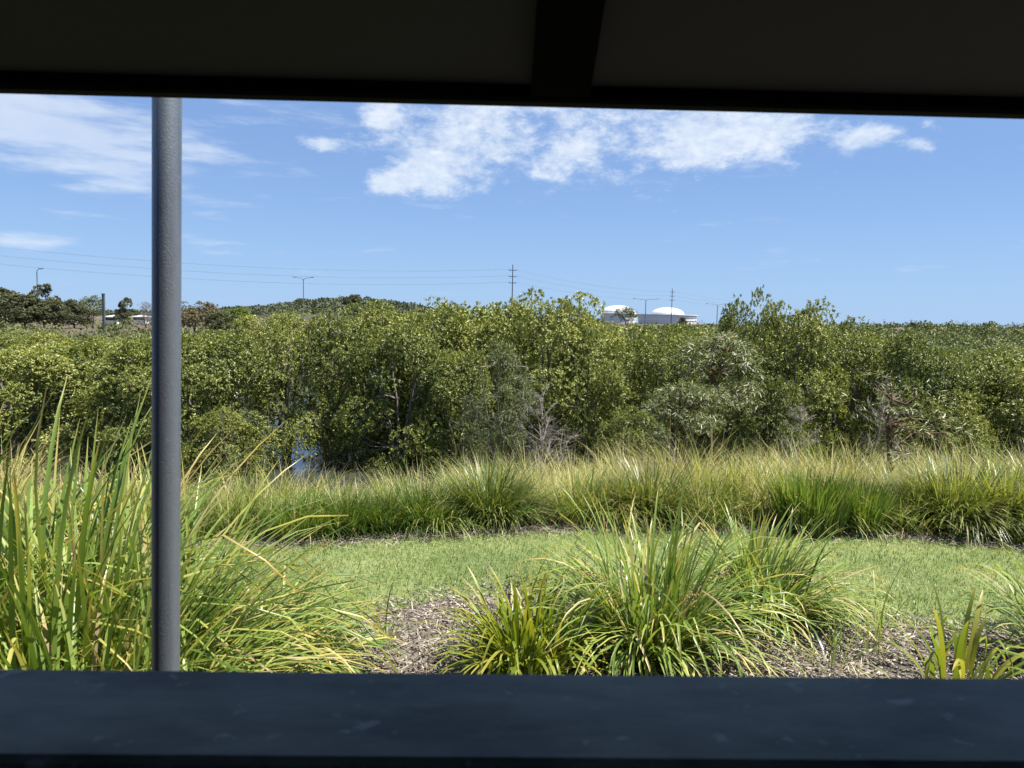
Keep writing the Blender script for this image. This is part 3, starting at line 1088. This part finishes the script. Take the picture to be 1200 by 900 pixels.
for px, py, lb in ((350, 628, 'low bright green tussock where the lawn strip ends'), (400, 624, 'bright green tussock second along the lawn edge'),
                   (450, 620, 'bright green tussock third along the lawn edge'), (500, 617, 'bright green tussock fourth along the lawn edge')):
    tussock('grass_tussock', lb, px, py, 0.25, 0.30, 650, 'bright', 0.007, 0.7, fan=0.25)
tussock('grass_tussock', 'brownish wiry tussock near the thin bare sapling', 1055, 600, 0.48, 0.30, 700, 'sedge', 0.008, 1.1, tintp=(0.6, 1.0))
tussock('grass_tussock', 'brown dry bushy tussock near the brown stemmed gum saplings', 915, 585, 0.52, 0.32, 700, 'sedge', 0.007, 0.8, tintp=(0.6, 1.0))


# ------------------------------------------------------------------ trees
def crown_mesh(name, H, R, lobes, tips, per, leaf, wide, base=0.08, lobe_r=(0.16, 0.30), narrow=0.5, tint0=0.4, droop=0.0, squash=0.85, outlying=0.0, top=0.93):
    """foliage built as lobes, twig tips and rosettes of leaves; returns mesh and the lobe centres"""
    hz = base + (top - base) * rng.random(lobes) ** 1.0
    prof = np.clip(1 - ((hz - 0.40) / 0.60) ** 2, 0.02, 1) ** 0.75
    az = rng.random(lobes) * 6.283
    rad = R * prof * (narrow + (1 - narrow) * rng.random(lobes)) * (1 - outlying * rng.random(lobes))
    lr = R * rng.uniform(*lobe_r, lobes)
    cen = np.stack([rad * np.cos(az), rad * np.sin(az), H * hz], 1)
    lob = np.repeat(np.arange(lobes), tips)
    n = len(lob)
    d = unit(n)
    out = cen[lob] * np.array([1, 1, 0]) / (R + 1e-6) * 0.7
    d = d + out + np.array([0, 0, 0.35])
    d /= np.linalg.norm(d, axis=1, keepdims=True)
    rr = lr[lob] * (0.55 + 0.45 * rng.random(n) ** 0.5)
    tip = cen[lob] + d * rr[:, None] * np.array([1, 1, squash])
    tip += rng.normal(0, 0.02 * R, (n, 3))
    tone = 0.5 * rng.random(lobes)[lob] + 0.5 * rng.random(n)
    # leaves of each rosette
    t = np.repeat(np.arange(n), per)
    N = len(t)
    ax = d[t] + 1.15 * unit(N) + np.array([0, 0, 0.15 - droop])
    ax /= np.linalg.norm(ax, axis=1, keepdims=True)
    co = tip[t] - np.array([0, 0, 0.42 * H])
    co = co / (np.linalg.norm(co, axis=1, keepdims=True) + 1e-6)
    nrm = d[t] * 0.75 + co * 0.65 + np.array([0, 0, 0.2]) + 0.42 * unit(N)
    L = leaf * rng.uniform(0.65, 1.25, N)
    pos = tip[t] + unit(N) * (leaf * 0.35)
    tint = np.clip(tint0 + 0.45 * (tone[t] - 0.5) + rng.normal(0, 0.17, N), 0, 1)
    V, F, ti = leaf_quads(pos, ax, nrm, L, L * wide, tint)
    return mesh_np(name, V, F, ti), cen


def limb_mesh(name, cen, H, stems, r0, mat, curve=0.15, sides=5, lean=0.25, reach=1.0):
    m = MB()
    tops = []
    for s in range(stems):
        az = 6.283 * s / stems + rng.uniform(-0.5, 0.5)
        le = rng.uniform(0.3, 1.0) * lean * H if stems > 1 else 0.04 * H
        pts = []
        for q in np.linspace(0, 1, 7):
            pts.append(Vector((math.cos(az) * le * q ** 1.2 + rng.normal(0, 0.012) * H * q, math.sin(az) * le * q ** 1.2 + rng.normal(0, 0.012) * H * q, 0.86 * H * reach * q)))
        m.tube(pts, [r0 * (1 - 0.82 * q) * (1.0 + (0.5 if q == 0 else 0)) for q in np.linspace(0, 1, 7)], sides + 1)
        tops.append(pts)
    for c in cen:
        c = Vector(c)
        best = min((p for pts in tops for p in pts[1:] if p.z < c.z + 0.02 * H), key=lambda p: (p - c).length, default=tops[0][1])
        mid = best.lerp(c, 0.5) + Vector((0, 0, -0.05 * (c - best).length)) + Vector(rng.normal(0, 0.02 * H, 3))
        m.tube([best, mid, c], [r0 * 0.30, r0 * 0.2, r0 * 0.07], 4, cap=False)
    me = bpy.data.meshes.new(name)
    me.from_pydata(m.v, [], m.f)
    me.materials.append(mat)
    me.update()
    return me


def make_kind(prefix, n, crownmat, barkmat, **kw):
    stems = kw.pop('stems', 3)
    r0 = kw.pop('r0', 0.05)
    lean = kw.pop('lean', 0.25)
    reach = kw.pop('reach', 1.0)
    out = []
    for k in range(n):
        cm, cen = crown_mesh('crown', kw['H'] , kw['R'], **{a: b for a, b in kw.items() if a not in ('H', 'R')})
        cm.materials.append(M[crownmat])
        tm = limb_mesh('trunk', cen, kw['H'], stems, r0, M[barkmat], lean=lean, reach=reach)
        out.append((cm, tm))
    return out


def plant_tree(name, label, cat, kind, loc, H, Rxy, rz, group=None, proto_h=3.0):
    """kind: (crown, trunk) meshes modelled at height proto_h"""
    s = H / proto_h
    t = empty(name, loc, rz)
    tag(t, label, cat, group)
    a = link('trunk', kind[1], t)
    b = link('crown', kind[0], t)
    for o in (a, b):
        o.scale = (s * Rxy, s * Rxy, s)
    return t


mang = make_kind('mangrove', 7, 'mangrove', 'bark', H=3.0, R=1.15, lobes=52, tips=105, per=9, leaf=0.050, wide=0.48, base=0.03, lobe_r=(0.24, 0.42), narrow=0.5, stems=4, r0=0.055, tint0=0.40)
mang_low = make_kind('mangrove', 4, 'mangrove', 'bark', H=3.0, R=1.5, lobes=40, tips=54, per=8, leaf=0.080, wide=0.5, base=0.15, lobe_r=(0.22, 0.38), stems=4, r0=0.05, tint0=0.46)


mang_open = make_kind('mangrove', 2, 'mangrove', 'bark', H=3.0, R=1.2, lobes=46, tips=70, per=9, leaf=0.050, wide=0.46, base=0.24, lobe_r=(0.22, 0.36), narrow=0.4, stems=4, r0=0.05, tint0=0.45)


def tree_at(px, top, Y, wide=1.0, name='mangrove_tree', label='olive green mangrove tree with a dense leafy crown beyond the tall grass', kinds=mang,
            group='mangrove trees beyond the grass belt', cat='tree', k=None, sink=0.08):
    p = P(px, top, Y)
    gz = float(ground_h(p.x, Y)) - sink
    H = p.z - gz
    kk = kinds[(int(abs(px) * 7 + Y * 31)) % len(kinds)] if k is None else kinds[k]
    return plant_tree(name, label, cat, kk, (p.x, Y, gz), H * 0.985, wide * 3.0 / H if H < 3.0 else wide, random.uniform(0, 6.28), group)


M0 = 'olive green mangrove tree with a dense leafy crown beyond the tall grass'
FRONT = [(-320, 424, 12.4, 1.0), (-230, 420, 12.9, 1.0), (-140, 426, 12.2, 1.0), (1345, 440, 12.8, 1.0), (1420, 440, 12.2, 1.0), (-60, 424, 12.6, 1.0), (22, 408, 12.2, 1.0), (108, 402, 12.9, 1.0), (178, 396, 11.9, 0.9, 'mangrove tree whose crown passes behind the galvanised post'),
         (255, 386, 12.0, 0.95, 'broad yellowish mangrove tree beside the open water'), (470, 382, 12.2, 0.8, 'mangrove tree overhanging the open water from the grass side'),
         (440, 356, 14.6, 0.95), (512, 356, 13.4, 0.9), (590, 354, 13.8, 0.8, 'tall mangrove tree standing below the tall dark power pole'), (545, 405, 11.8, 0.62),
         (652, 343, 12.6, 0.85, 'tallest mangrove tree, behind the leafless brown shrub'), (690, 388, 12.1, 0.6, 'mangrove tree with its shoulder next to the high domed tank'),
         (778, 384, 12.8, 0.75, 'mangrove tree below the wide white tank'), (745, 478, 10.6, 0.45, 'small low mangrove bush at the edge of the grass'), (830, 386, 13.6, 0.75),
         (882, 338, 13.2, 0.55, 'narrow pointed mangrove tree behind the weeping gum sapling'), (938, 354, 12.6, 0.7, 'mangrove tree beneath the distant power pole'), (992, 378, 13.4, 0.8),
         (1040, 400, 14.5, 0.8), (1082, 392, 12.2, 0.75), (1150, 412, 12.8, 0.95), (1212, 428, 11.8, 0.8), (1108, 455, 11.4, 0.6), (1275, 440, 12.5, 1.0),
         (905, 440, 11.6, 0.55), (262, 478, 11.0, 0.45, 'low mangrove bush rising straight from the open water')]
for f in FRONT:
    tree_at(*f[:4], label=f[4] if len(f) > 4 else M0)
for (px, tp, Y, w, lb) in ((336, 380, 12.6, 0.75, 'mangrove tree with bare lower stems standing in the open water'),
                           (402, 366, 13.0, 0.75, 'taller mangrove tree with bare lower stems at the far side of the open water')):
    tree_at(px, tp, Y, w, label=lb, kinds=mang_open)
tree_at(350, 366, 34, 1.3, label='mangrove tree at the back of the open water below the double armed lamp', kinds=mang_low)
# second and third ranks, looked over at both ends
for i in range(58):
    Y = 15.5 + 26 * (i / 57.0) ** 1.2
    px = [-60, 60, 180, 300, 420, 540, 660, 780, 900, 1020, 1140, 1250][(i * 5) % 12] + random.uniform(-55, 55)
    if 250 < px < 450 and Y < 36:
        px += 190 if i % 2 else -190
    hor = 375 + (px - 600) * 0.0192
    if px < 260 :
        ztop = 0.75 - 0.018 * (Y - 15) + 0.6 * (random.random() - 0.3)
    elif px > 1000:
        ztop = 0.55 + 0.8 * (random.random() - 0.3)
    else:
        ztop = (1.1 if px > 690 else 1.4) + 0.5 * random.random()
    top = hor + (EYE - ztop) * FPX / Y
    tree_at(px, top, Y, random.uniform(1.0, 1.3), kinds=mang_low, label='mangrove tree in the canopy seen over the front rank', group='mangrove trees behind the front rank')


for i in range(16):
    Y = 15 + 24 * i / 15.0
    px = random.uniform(-420, -90) if i % 2 else random.uniform(1270, 1450)
    top = 375 + (px - 600) * 0.0192 + (EYE - 0.6 - 0.4 * random.random()) * FPX / Y
    tree_at(px, top, Y, random.uniform(1.0, 1.3), kinds=mang_low, label='mangrove tree in the canopy seen over the front rank', group='mangrove trees behind the front rank')


# gum saplings and dry shrubs standing in the grass belt
gum = make_kind('gum', 2, 'gum', 'brownbark', H=3.0, R=0.85, lobes=36, tips=15, per=7, leaf=0.105, wide=0.16, base=0.60, lobe_r=(0.16, 0.28), narrow=0.1, droop=0.75,
                stems=1, r0=0.065, tint0=0.5, reach=1.05)
thin = make_kind('thin', 1, 'gum', 'brownbark', H=3.0, R=0.75, lobes=26, tips=8, per=5, leaf=0.11, wide=0.16, base=0.45, lobe_r=(0.18, 0.36), narrow=0.1, droop=0.6,
                 stems=1, r0=0.06, tint0=0.7, reach=1.1)
wisp = make_kind('wisp', 1, 'gum', 'bark', H=3.0, R=0.85, lobes=60, tips=24, per=9, leaf=0.085, wide=0.10, base=0.15, lobe_r=(0.15, 0.3), narrow=0.1, droop=0.5,
                 stems=3, r0=0.035, tint0=0.35)
tree_at(845, 380, 8.3, 0.85, 'gum_sapling', 'grey green gum sapling with weeping leaves and reddish brown trunk', gum, None, 'tree', 0)
tree_at(808, 438, 7.3, 0.65, 'gum_sapling', 'smaller gum sapling with thin dark stem and sparse grey leaves', gum, None, 'tree', 1)
tree_at(1052, 425, 7.6, 0.8, 'bare_sapling', 'thin sapling with sparse leaves and bare grey branches', thin, None, 'tree', 0)
tree_at(592, 396, 10.4, 0.8, 'wispy_wattle', 'feathery grey green wattle in front of the mangroves', wisp, None, 'tree', 0)
tree_at(790, 520, 8.0, 0.6, 'gum_seedling', 'tiny gum seedling poking out of the straw grass', thin, None, 'tree', 0)


def dead_shrub(px, top, Y, label, n=26):
    p = P(px, top, Y)
    gz = float(ground_h(p.x, Y))
    H = p.z - gz
    t = empty('dead_shrub', (p.x, Y, gz))
    tag(t, label, 'shrub')
    m = MB()
    pts = [Vector((rng.normal(0, 0.02) * q, rng.normal(0, 0.02) * q, H * q)) for q in np.linspace(0, 1, 7)]
    m.tube(pts, [0.022 * (1 - 0.8 * q) for q in np.linspace(0, 1, 7)], 6)
    m.build('stem', M['twig'], t)
    for k in range(n):
        q = rng.uniform(0.15, 0.95)
        a = Vector((0, 0, H * q))
        az = rng.uniform(0, 6.283)
        ln = H * 0.42 * (1.15 - q) * rng.uniform(0.6, 1.1)
        m = MB()
        d = Vector((math.cos(az), math.sin(az), rng.uniform(0.5, 1.1))).normalized()
        br = [a + d * ln * s + Vector((0, 0, 0.06 * ln * s * s)) for s in np.linspace(0, 1, 4)]
        m.tube(br, [0.005, 0.004, 0.003, 0.0015], 4)
        for j in range(20):
            s = rng.uniform(0.25, 1.0)
            b0 = a + d * ln * s
            e = (d + Vector(unit(1)[0]) * 0.9).normalized() * ln * rng.uniform(0.15, 0.45)
            m.tube([b0, b0 + e * 0.5 + Vector(rng.normal(0, 0.01, 3)), b0 + e], [0.002, 0.0015, 0.001], 3, cap=False)
        m.build('branch', M['twig'], t)


dead_shrub(637, 442, 9.4, 'leafless brown shrub with fine twigs before the mangroves', 34)
dead_shrub(1035, 440, 10.2, 'leafless grey branching shrub behind the bare sapling', 30)
dead_shrub(940, 470, 10.0, 'low leafless twiggy shrub between the gum and the bare sapling', 26)


# ------------------------------------------------------------------ distant wood, hill and single far trees
def far_wood(name, label, n, y0, y1, px0, px1, ztop, size, mat, per=110, leafpx=1.7, xlim=None):
    Y = 1.0 / rng.uniform(1.0 / y1, 1.0 / y0, n)
    px = rng.uniform(px0, px1, n)
    X = (px - 600) / FPX * Y
    top = ztop(px, Y) + rng.normal(0, 0.30, n) * np.sqrt(Y / 50.0)
    R = size * rng.uniform(0.55, 1.5, n) * (1 + Y / 250.0)
    t = np.repeat(np.arange(n), per)
    N = len(t)
    d = unit(N)
    d[:, 2] = np.abs(d[:, 2]) * 1.1 - 0.25
    lump = 0.78 + 0.3 * np.sin(d[:, 0] * 5 + t) * np.cos(d[:, 1] * 6 + 2.0 * t)
    pos = np.stack([X, Y, top - R * 0.8], 1)[t] + d * (R[t] * lump)[:, None] * np.array([1, 1, 0.85])
    L = leafpx / FPX * Y[t] * rng.uniform(0.8, 1.9, N) * 1.2
    tone = rng.random(n)[t]
    tint = np.clip(0.45 + 0.6 * (tone - 0.5) + rng.normal(0, 0.14, N), 0, 1)
    V, F, ti = leaf_quads(pos, unit(N) - 0.3 * d, d * 1.2 + 0.45 * unit(N), L, L * 0.75, tint)
    o = link(name, mesh_np(name, V, F, ti), None, M[mat])
    return tag(o, label, 'trees', kind='stuff')


far_wood('mangrove_wood', 'wide low mangrove wood stretching away to the horizon', 1500, 38, 420, 760, 1600,
         lambda px, Y: 0.55 + 0.9 * sstep(60, 160, Y) + 3.4 * sstep(120, 420, Y) * sstep(820, 1100, px), 1.7, 'far', 130)
far_wood('mangrove_wood', 'low mangrove wood in front of the dark trees behind the steel post', 1450, 38, 640, -700, 900,
         lambda px, Y: 0.1 + 0.5 * sstep(300, 600, px), 1.7, 'far', 130)
far_wood('tree_line', 'even line of trees along the horizon beyond the mangrove wood', 520, 395, 700, 940, 1500,
         lambda px, Y: EYE + 6.0 * Y / FPX * sstep(980, 1080, px) + 1.0, 4.0, 'hillfol', 60)


def build_hill():
    Yh = 760.0
    prof = [(-400, 372), (-100, 368), (200, 366), (300, 358), (350, 352), (400, 348), (430, 349), (470, 354), (510, 362), (560, 368), (640, 376), (760, 382)]
    n = len(prof)
    V, F = [], []
    for k, (px, py) in enumerate(prof):
        p = P(px, py + 6, Yh)
        V += [(p.x, Yh - 140, -1.0), (p.x, Yh - 60, p.z * 0.55), (p.x, Yh, p.z), (p.x, Yh + 80, p.z * 0.7), (p.x, Yh + 200, -1.0)]
    for k in range(n - 1):
        for j in range(4):
            a = k * 5 + j
            F.append((a, a + 5, a + 6, a + 1))
    o = link('hill', mesh_np('hill', np.array(V), np.array(F), smooth=True), None, M['hill'])
    tag(o, kind='structure')
    pxs = np.array([p[0] for p in prof], dtype=float)
    pys = np.array([p[1] for p in prof], dtype=float)
    cnt = 620
    px = rng.uniform(-100, 640, cnt)
    u = rng.random(cnt)
    Y = Yh - 110 * u
    pt = np.interp(px, pxs, pys)
    hor = 375 + (px - 600) * 0.0192
    ztop = EYE + (hor - pt) / FPX * Yh * (1 - 0.75 * u) - 1.0
    X = (px - 600) / FPX * Y
    R = rng.uniform(3.0, 6.0, cnt)
    per = 75
    t = np.repeat(np.arange(cnt), per)
    N = len(t)
    d = unit(N)
    d[:, 2] = np.abs(d[:, 2]) - 0.2
    pos = np.stack([X, Y, ztop - R * 0.6 + rng.uniform(0, 2.5, cnt)], 1)[t] + d * R[t][:, None] * np.array([1.2, 1, 0.8]) * rng.uniform(0.75, 1.05, N)[:, None]
    L = rng.uniform(1.4, 2.8, N)
    tint = np.clip(rng.random(cnt)[t] * 0.7 + rng.normal(0.15, 0.15, N), 0, 1)
    V, F, ti = leaf_quads(pos, d + unit(N), d + 0.5 * unit(N), L, L * 0.8, tint)
    o = link('hill_wood', mesh_np('hill_wood', V, F, ti), None, M['hillfol'])
    tag(o, 'grey green wood covering the distant hill', 'trees', kind='stuff')


build_hill()

bushy = make_kind('bushy', 2, 'casuarina', 'brownbark', H=3.0, R=1.2, lobes=60, tips=24, per=9, leaf=0.12, wide=0.5, base=0.18, lobe_r=(0.2, 0.36), narrow=0.2, stems=2, r0=0.05, tint0=0.5)
tallg = make_kind('tallg', 2, 'casuarina', 'bark', H=3.0, R=0.9, lobes=26, tips=30, per=9, leaf=0.11, wide=0.5, base=0.35, lobe_r=(0.2, 0.34), narrow=0.3, stems=2, r0=0.05, tint0=0.6, lean=0.15)
greenb = make_kind('greenb', 1, 'gum', 'bark', H=3.0, R=1.2, lobes=30, tips=20, per=8, leaf=0.11, wide=0.5, base=0.3, lobe_r=(0.2, 0.34), narrow=0.3, stems=2, r0=0.06, tint0=0.45)
lime = make_kind('lime', 1, 'limetree', 'bark', H=3.0, R=1.9, lobes=46, tips=20, per=8, leaf=0.13, wide=0.6, base=0.35, lobe_r=(0.14, 0.26), narrow=0.2, stems=2, r0=0.07, tint0=0.6)
brown = make_kind('brown', 1, 'brownleaf', 'bark', H=3.0, R=1.9, lobes=46, tips=20, per=8, leaf=0.13, wide=0.5, base=0.3, lobe_r=(0.14, 0.26), narrow=0.2, stems=2, r0=0.07, tint0=0.5)
greyt = make_kind('greyt', 1, 'greytwig', 'bark', H=3.0, R=1.4, lobes=40, tips=18, per=6, leaf=0.16, wide=0.06, base=0.2, lobe_r=(0.2, 0.36), narrow=0.1, stems=3, r0=0.06, tint0=0.5)
gt = 'trees on the far bank'
tree_at(2, 338, 118, 1.7, 'far_tree', 'dark broad tree at the end of the far bank row', bushy, gt, 'tree', 0)
tree_at(28, 345, 112, 1.6, 'far_tree', 'dark bushy tree under the tall street lamp', bushy, gt, 'tree', 1)
tree_at(50, 330, 116, 1.0, 'far_tree', 'tallest dark tree on the far bank, tufted top beside the lamp', tallg, gt, 'tree', 0)
tree_at(62, 352, 114, 1.5, 'far_tree', 'low dark bush below the tallest far bank tree', bushy, gt, 'tree', 1)
tree_at(86, 352, 120, 1.3, 'far_tree', 'dull olive bushy tree between the dark row and the green one', bushy, gt, 'tree', 0)
tree_at(108, 347, 124, 1.2, 'far_tree', 'fresh green tree partly behind the dark pillar', greenb, gt, 'tree', 0)
tree_at(147, 348, 122, 1.0, 'far_tree', 'open gum tree with tufted dark crown and pale limbs on the far bank', tallg, gt, 'tree', 1)
tree_at(170, 354, 128, 0.9, 'far_tree', 'pale grey leafless tree beside the steel post', greyt, gt, 'tree', 0)
tree_at(228, 354, 100, 1.5, 'far_tree', 'rounded brownish tree on the far bank', brown, gt, 'tree', 0)
tree_at(276, 360, 104, 1.3, 'far_tree', 'rounded lime green tree on the far bank', lime, gt, 'tree', 0)
tree_at(255, 366, 98, 1.4, 'far_tree', 'low grey green tree below the brownish one', bushy, gt, 'tree', 0)
tree_at(310, 366, 112, 1.0, 'far_tree', 'grey leafless scrub between lime tree and hill', greyt, gt, 'tree', 0)
tree_at(735, 360, 330, 1.7, 'far_tree', 'single rounded tree in front of the white domed tank', greenb, gt, 'tree', 0)
tree_at(800, 372, 320, 1.2, 'far_tree', 'low rounded tree at the foot of the wide tank', bushy, gt, 'tree', 1)
for px, tp, w, lb in ((1030, 379, 1.3, 'dark rounded tree on the horizon beside the lamp row'), (1070, 378, 1.5, 'dark twin topped tree where the horizon wood begins'),
                      (1008, 383, 1.0, 'small dark tree on the horizon by the last pole')):
    tree_at(px, tp, 330, w, 'far_tree', lb, bushy, gt, 'tree', 0)
tree_at(858, 376, 300, 1.2, 'far_tree', 'dark low tree showing over the mangroves by the lamps', bushy, gt, 'tree', 0)
tree_at(416, 345, 740, 1.0, 'far_tree', 'tall spreading tree on top of the distant hill', bushy, gt, 'tree', 1)
tree_at(352, 351, 740, 1.0, 'far_tree', 'rounded tree on the shoulder of the distant hill', bushy, gt, 'tree', 0)


# ------------------------------------------------------------------ tanks, poles, lamps, houses
def tank(label, px, Y, r, zrim, dr, ztop):
    p = P(px, 375, Y)
    t = empty('storage_tank', (p.x, Y, 0))
    tag(t, label, 'tank')
    m = MB()
    m.lathe([(r, -1.0), (r, zrim)], 64)
    m.build('shell', M['tankwhite'], t, smooth=True)
    m = MB()
    m.lathe([(r + 0.05, zrim - 0.9), (r + 0.9, zrim - 0.85), (r + 0.9, zrim), (dr * 0.98, zrim + 0.3)], 64)
    m.build('rim', M['tankwhite'], t)
    m = MB()
    h = ztop - zrim
    m.lathe([(dr * math.cos(a), zrim + 0.25 + h * math.sin(a)) for a in np.linspace(0.0, 1.56, 9)], 24)
    m.build('dome', M['tankwhite'], t)
    for zz in (zrim * 0.45, zrim * 0.72):
        m = MB()
        m.lathe([(r + 0.02, zz - 0.15), (r + 0.35, zz - 0.12), (r + 0.35, zz + 0.12), (r + 0.02, zz + 0.15)], 64)
        m.build('wind_girder', M['tankwhite'], t)


tank('white storage tank with a high dome behind the single rounded tree', 724.5, 830, 20.0, 12.0, 19.6, 20.5)
tank('wider white storage tank with broad rim and smaller central dome', 782, 700, 27.0, 10.0, 15.5, 16.5)


def power_pole(label, px, top, Y, arms=3, H=None, arm=1.6, gap=None, r=0.20):
    p = P(px, top, Y)
    gz = float(ground_h(p.x, Y))
    H = p.z - gz
    t = empty('power_pole', (p.x, Y, gz))
    tag(t, label, 'power pole', 'power poles of the transmission line')
    m = MB()
    m.tube([(0, 0, 0), (0, 0, H * 0.5), (0, 0, H)], [r * 1.4, r * 1.15, r * 0.85], 10)
    m.build('pole', M['polewood'], t)
    ends = []
    for k in range(arms):
        z = H - 2.4 - k * (gap or 2.6)
        m = MB()
        m.box(-arm, arm, -0.09, 0.09, z - 0.11, z + 0.11)
        a = m.build('crossarm', M['polewood'], t)
        for s in (-1, 1):
            m = MB()
            m.lathe([(0.0, z + 0.12), (0.10, z + 0.12), (0.10, z + 0.45), (0.05, z + 0.5), (0.0, z + 0.5)], 8, (s * (arm - 0.12), 0))
            m.build('insulator', M['polesteel'], a)
            ends.append(Vector((p.x + s * (arm - 0.12), Y, gz + z + 0.5)))
    return ends


def wire(a, b, sag, label):
    m = MB()
    pts = []
    for s in np.linspace(0, 1, 40):
        q = a.lerp(b, s)
        pts.append(q - Vector((0, 0, sag * 4 * s * (1 - s))))
    m.tube(pts, 0.015, 4)
    o = m.build('power_line', M['wire'])
    tag(o, label, 'power line', 'wires strung between the power poles')


eL = power_pole('power pole standing beyond the end of the far bank trees', -330, 240, 205)
e1 = power_pole('tall dark power pole with three crossarms rising behind the mangroves', 601, 310, 310)
e2 = power_pole('power pole with three crossarms in front of the wide white tank', 788, 338, 480)
e3 = power_pole('distant power pole above the pointed mangroves', 950, 356, 760, r=0.3)
e4 = power_pole('stout distant power pole at the end of the line', 994, 369, 900, r=0.5, arms=2)
for k in range(6):
    wire(eL[k], e1[k], 6.0, 'long sagging power line running from the tall pole over the far bank trees')
    wire(e1[k], e2[k], 2.5, 'power line between the tall pole and the pole before the tank')
    wire(e2[k], e3[k], 3.0, 'power line beyond the pole before the tank')


def lamp(label, px, top, Y, arms=2, reach=2.6, px_r=0.11):
    p = P(px, top, Y)
    gz = float(ground_h(p.x, Y))
    H = p.z - gz
    t = empty('street_lamp', (p.x, Y, gz), 0.0)
    tag(t, label, 'street lamp', 'street lamps on the far road')
    m = MB()
    m.tube([(0, 0, 0), (0, 0, H * 0.5), (0, 0, H - 0.5)], [px_r * 1.5, px_r * 1.2, px_r], 8)
    m.build('mast', M['polesteel'], t)
    for s in ((-1, 1) if arms == 2 else (0.35,)):
        m = MB()
        m.tube([(0, 0, H - 0.6), (s * reach * 0.3, 0, H - 0.25), (s * reach, 0, H)], [px_r * 0.8, px_r * 0.7, px_r * 0.6], 6)
        a = m.build('arm', M['polesteel'], t)
        m = MB()
        sg = 1 if s > 0 else -1
        x0, x1 = sorted((s * reach, s * reach + sg * 0.9))
        m.box(x0, x1, -0.16, 0.16, H - 0.06, H + 0.1)
        m.build('lantern', M['polesteel'], a)


lamp('single street lamp above the dark trees on the far bank', 43, 315, 150, 1, 1.2, 0.08)
lamp('double armed street lamp before the distant hill', 355.5, 325, 205, 2, 2.0)
lamp('double armed street lamp between the two white tanks', 757, 350, 300, 2, 4.3, 0.14)
lamp('double armed street lamp beside the wide tank', 841, 356, 330, 2, 4.3, 0.14)
lamp('double armed street lamp behind the pointed mangroves', 906, 358, 420, 2, 4.8, 0.16)
lamp('distant double armed street lamp past the distant pole', 975, 367, 460, 2, 4.8, 0.18)
lamp('distant double armed street lamp beside the stout pole', 1000, 371, 560, 2, 5.0, 0.2)
lamp('far single street lamp above the horizon trees', 1018, 374, 600, 1, 1.0, 0.2)
lamp('far single street lamp over the dark horizon tree', 1036, 374, 640, 1, 1.0, 0.2)


def pillar():
    p = P(121, 345, 96)
    gz = float(ground_h(p.x, 96))
    t = empty('sign_pillar', (p.x, 96, gz))
    tag(t, 'slim dark grey pillar standing before the fresh green tree', 'pillar')
    H = p.z - gz
    m = MB()
    m.box(-0.14, 0.14, -0.14, 0.14, 0, H)
    m.build('shaft', M['teal'], t)
    m = MB()
    m.box(-0.17, 0.17, -0.17, 0.17, H + 0.002, H + 0.12)
    m.build('cap', M['teal'], t)


pillar()


def house(label, px, top, Y, w, d, roof='flat'):
    p = P(px, top, Y)
    gz = float(ground_h(p.x, Y))
    H = p.z - gz
    t = empty('house', (p.x, Y, gz))
    tag(t, label, 'house', 'houses behind the far bank trees')
    m = MB()
    m.box(-w / 2, w / 2, 0, d, 0, H * 0.8)
    m.build('wall', M['housewhite'], t)
    m = MB()
    z0 = H * 0.8 + 0.003
    o = 0.5
    m.add([(-w / 2 - o, -o, z0), (w / 2 + o, -o, z0), (w / 2 + o, d + o, z0), (-w / 2 - o, d + o, z0), (-w / 2 + d / 2, d / 2, H), (w / 2 - d / 2, d / 2, H)],
          [(0, 1, 5, 4), (1, 2, 5), (2, 3, 4, 5), (3, 0, 4), (3, 2, 1, 0)])
    m.build('roof', M['roofgrey'], t)
    nw = max(2, int(w / 3))
    for k in range(nw):
        x = -w / 2 + w * (k + 0.5) / nw
        m = MB()
        m.box(x - 0.7, x + 0.7, -0.05, 0.02, H * 0.45, H * 0.68)
        wd = m.build('window', M['windowglass'], t)
        m = MB()
        m.box(x - 0.8, x + 0.8, -0.12, -0.052, H * 0.42, H * 0.45)
        m.build('sill', M['housewhite'], wd)


house('white house glimpsed between the dark far bank trees', 73, 356, 170, 3.4, 3)
house('white house beside the dark pillar', 130, 369, 165, 2.6, 2.4)
house('pale house behind the leafless grey tree', 163, 369, 180, 3, 2.5)
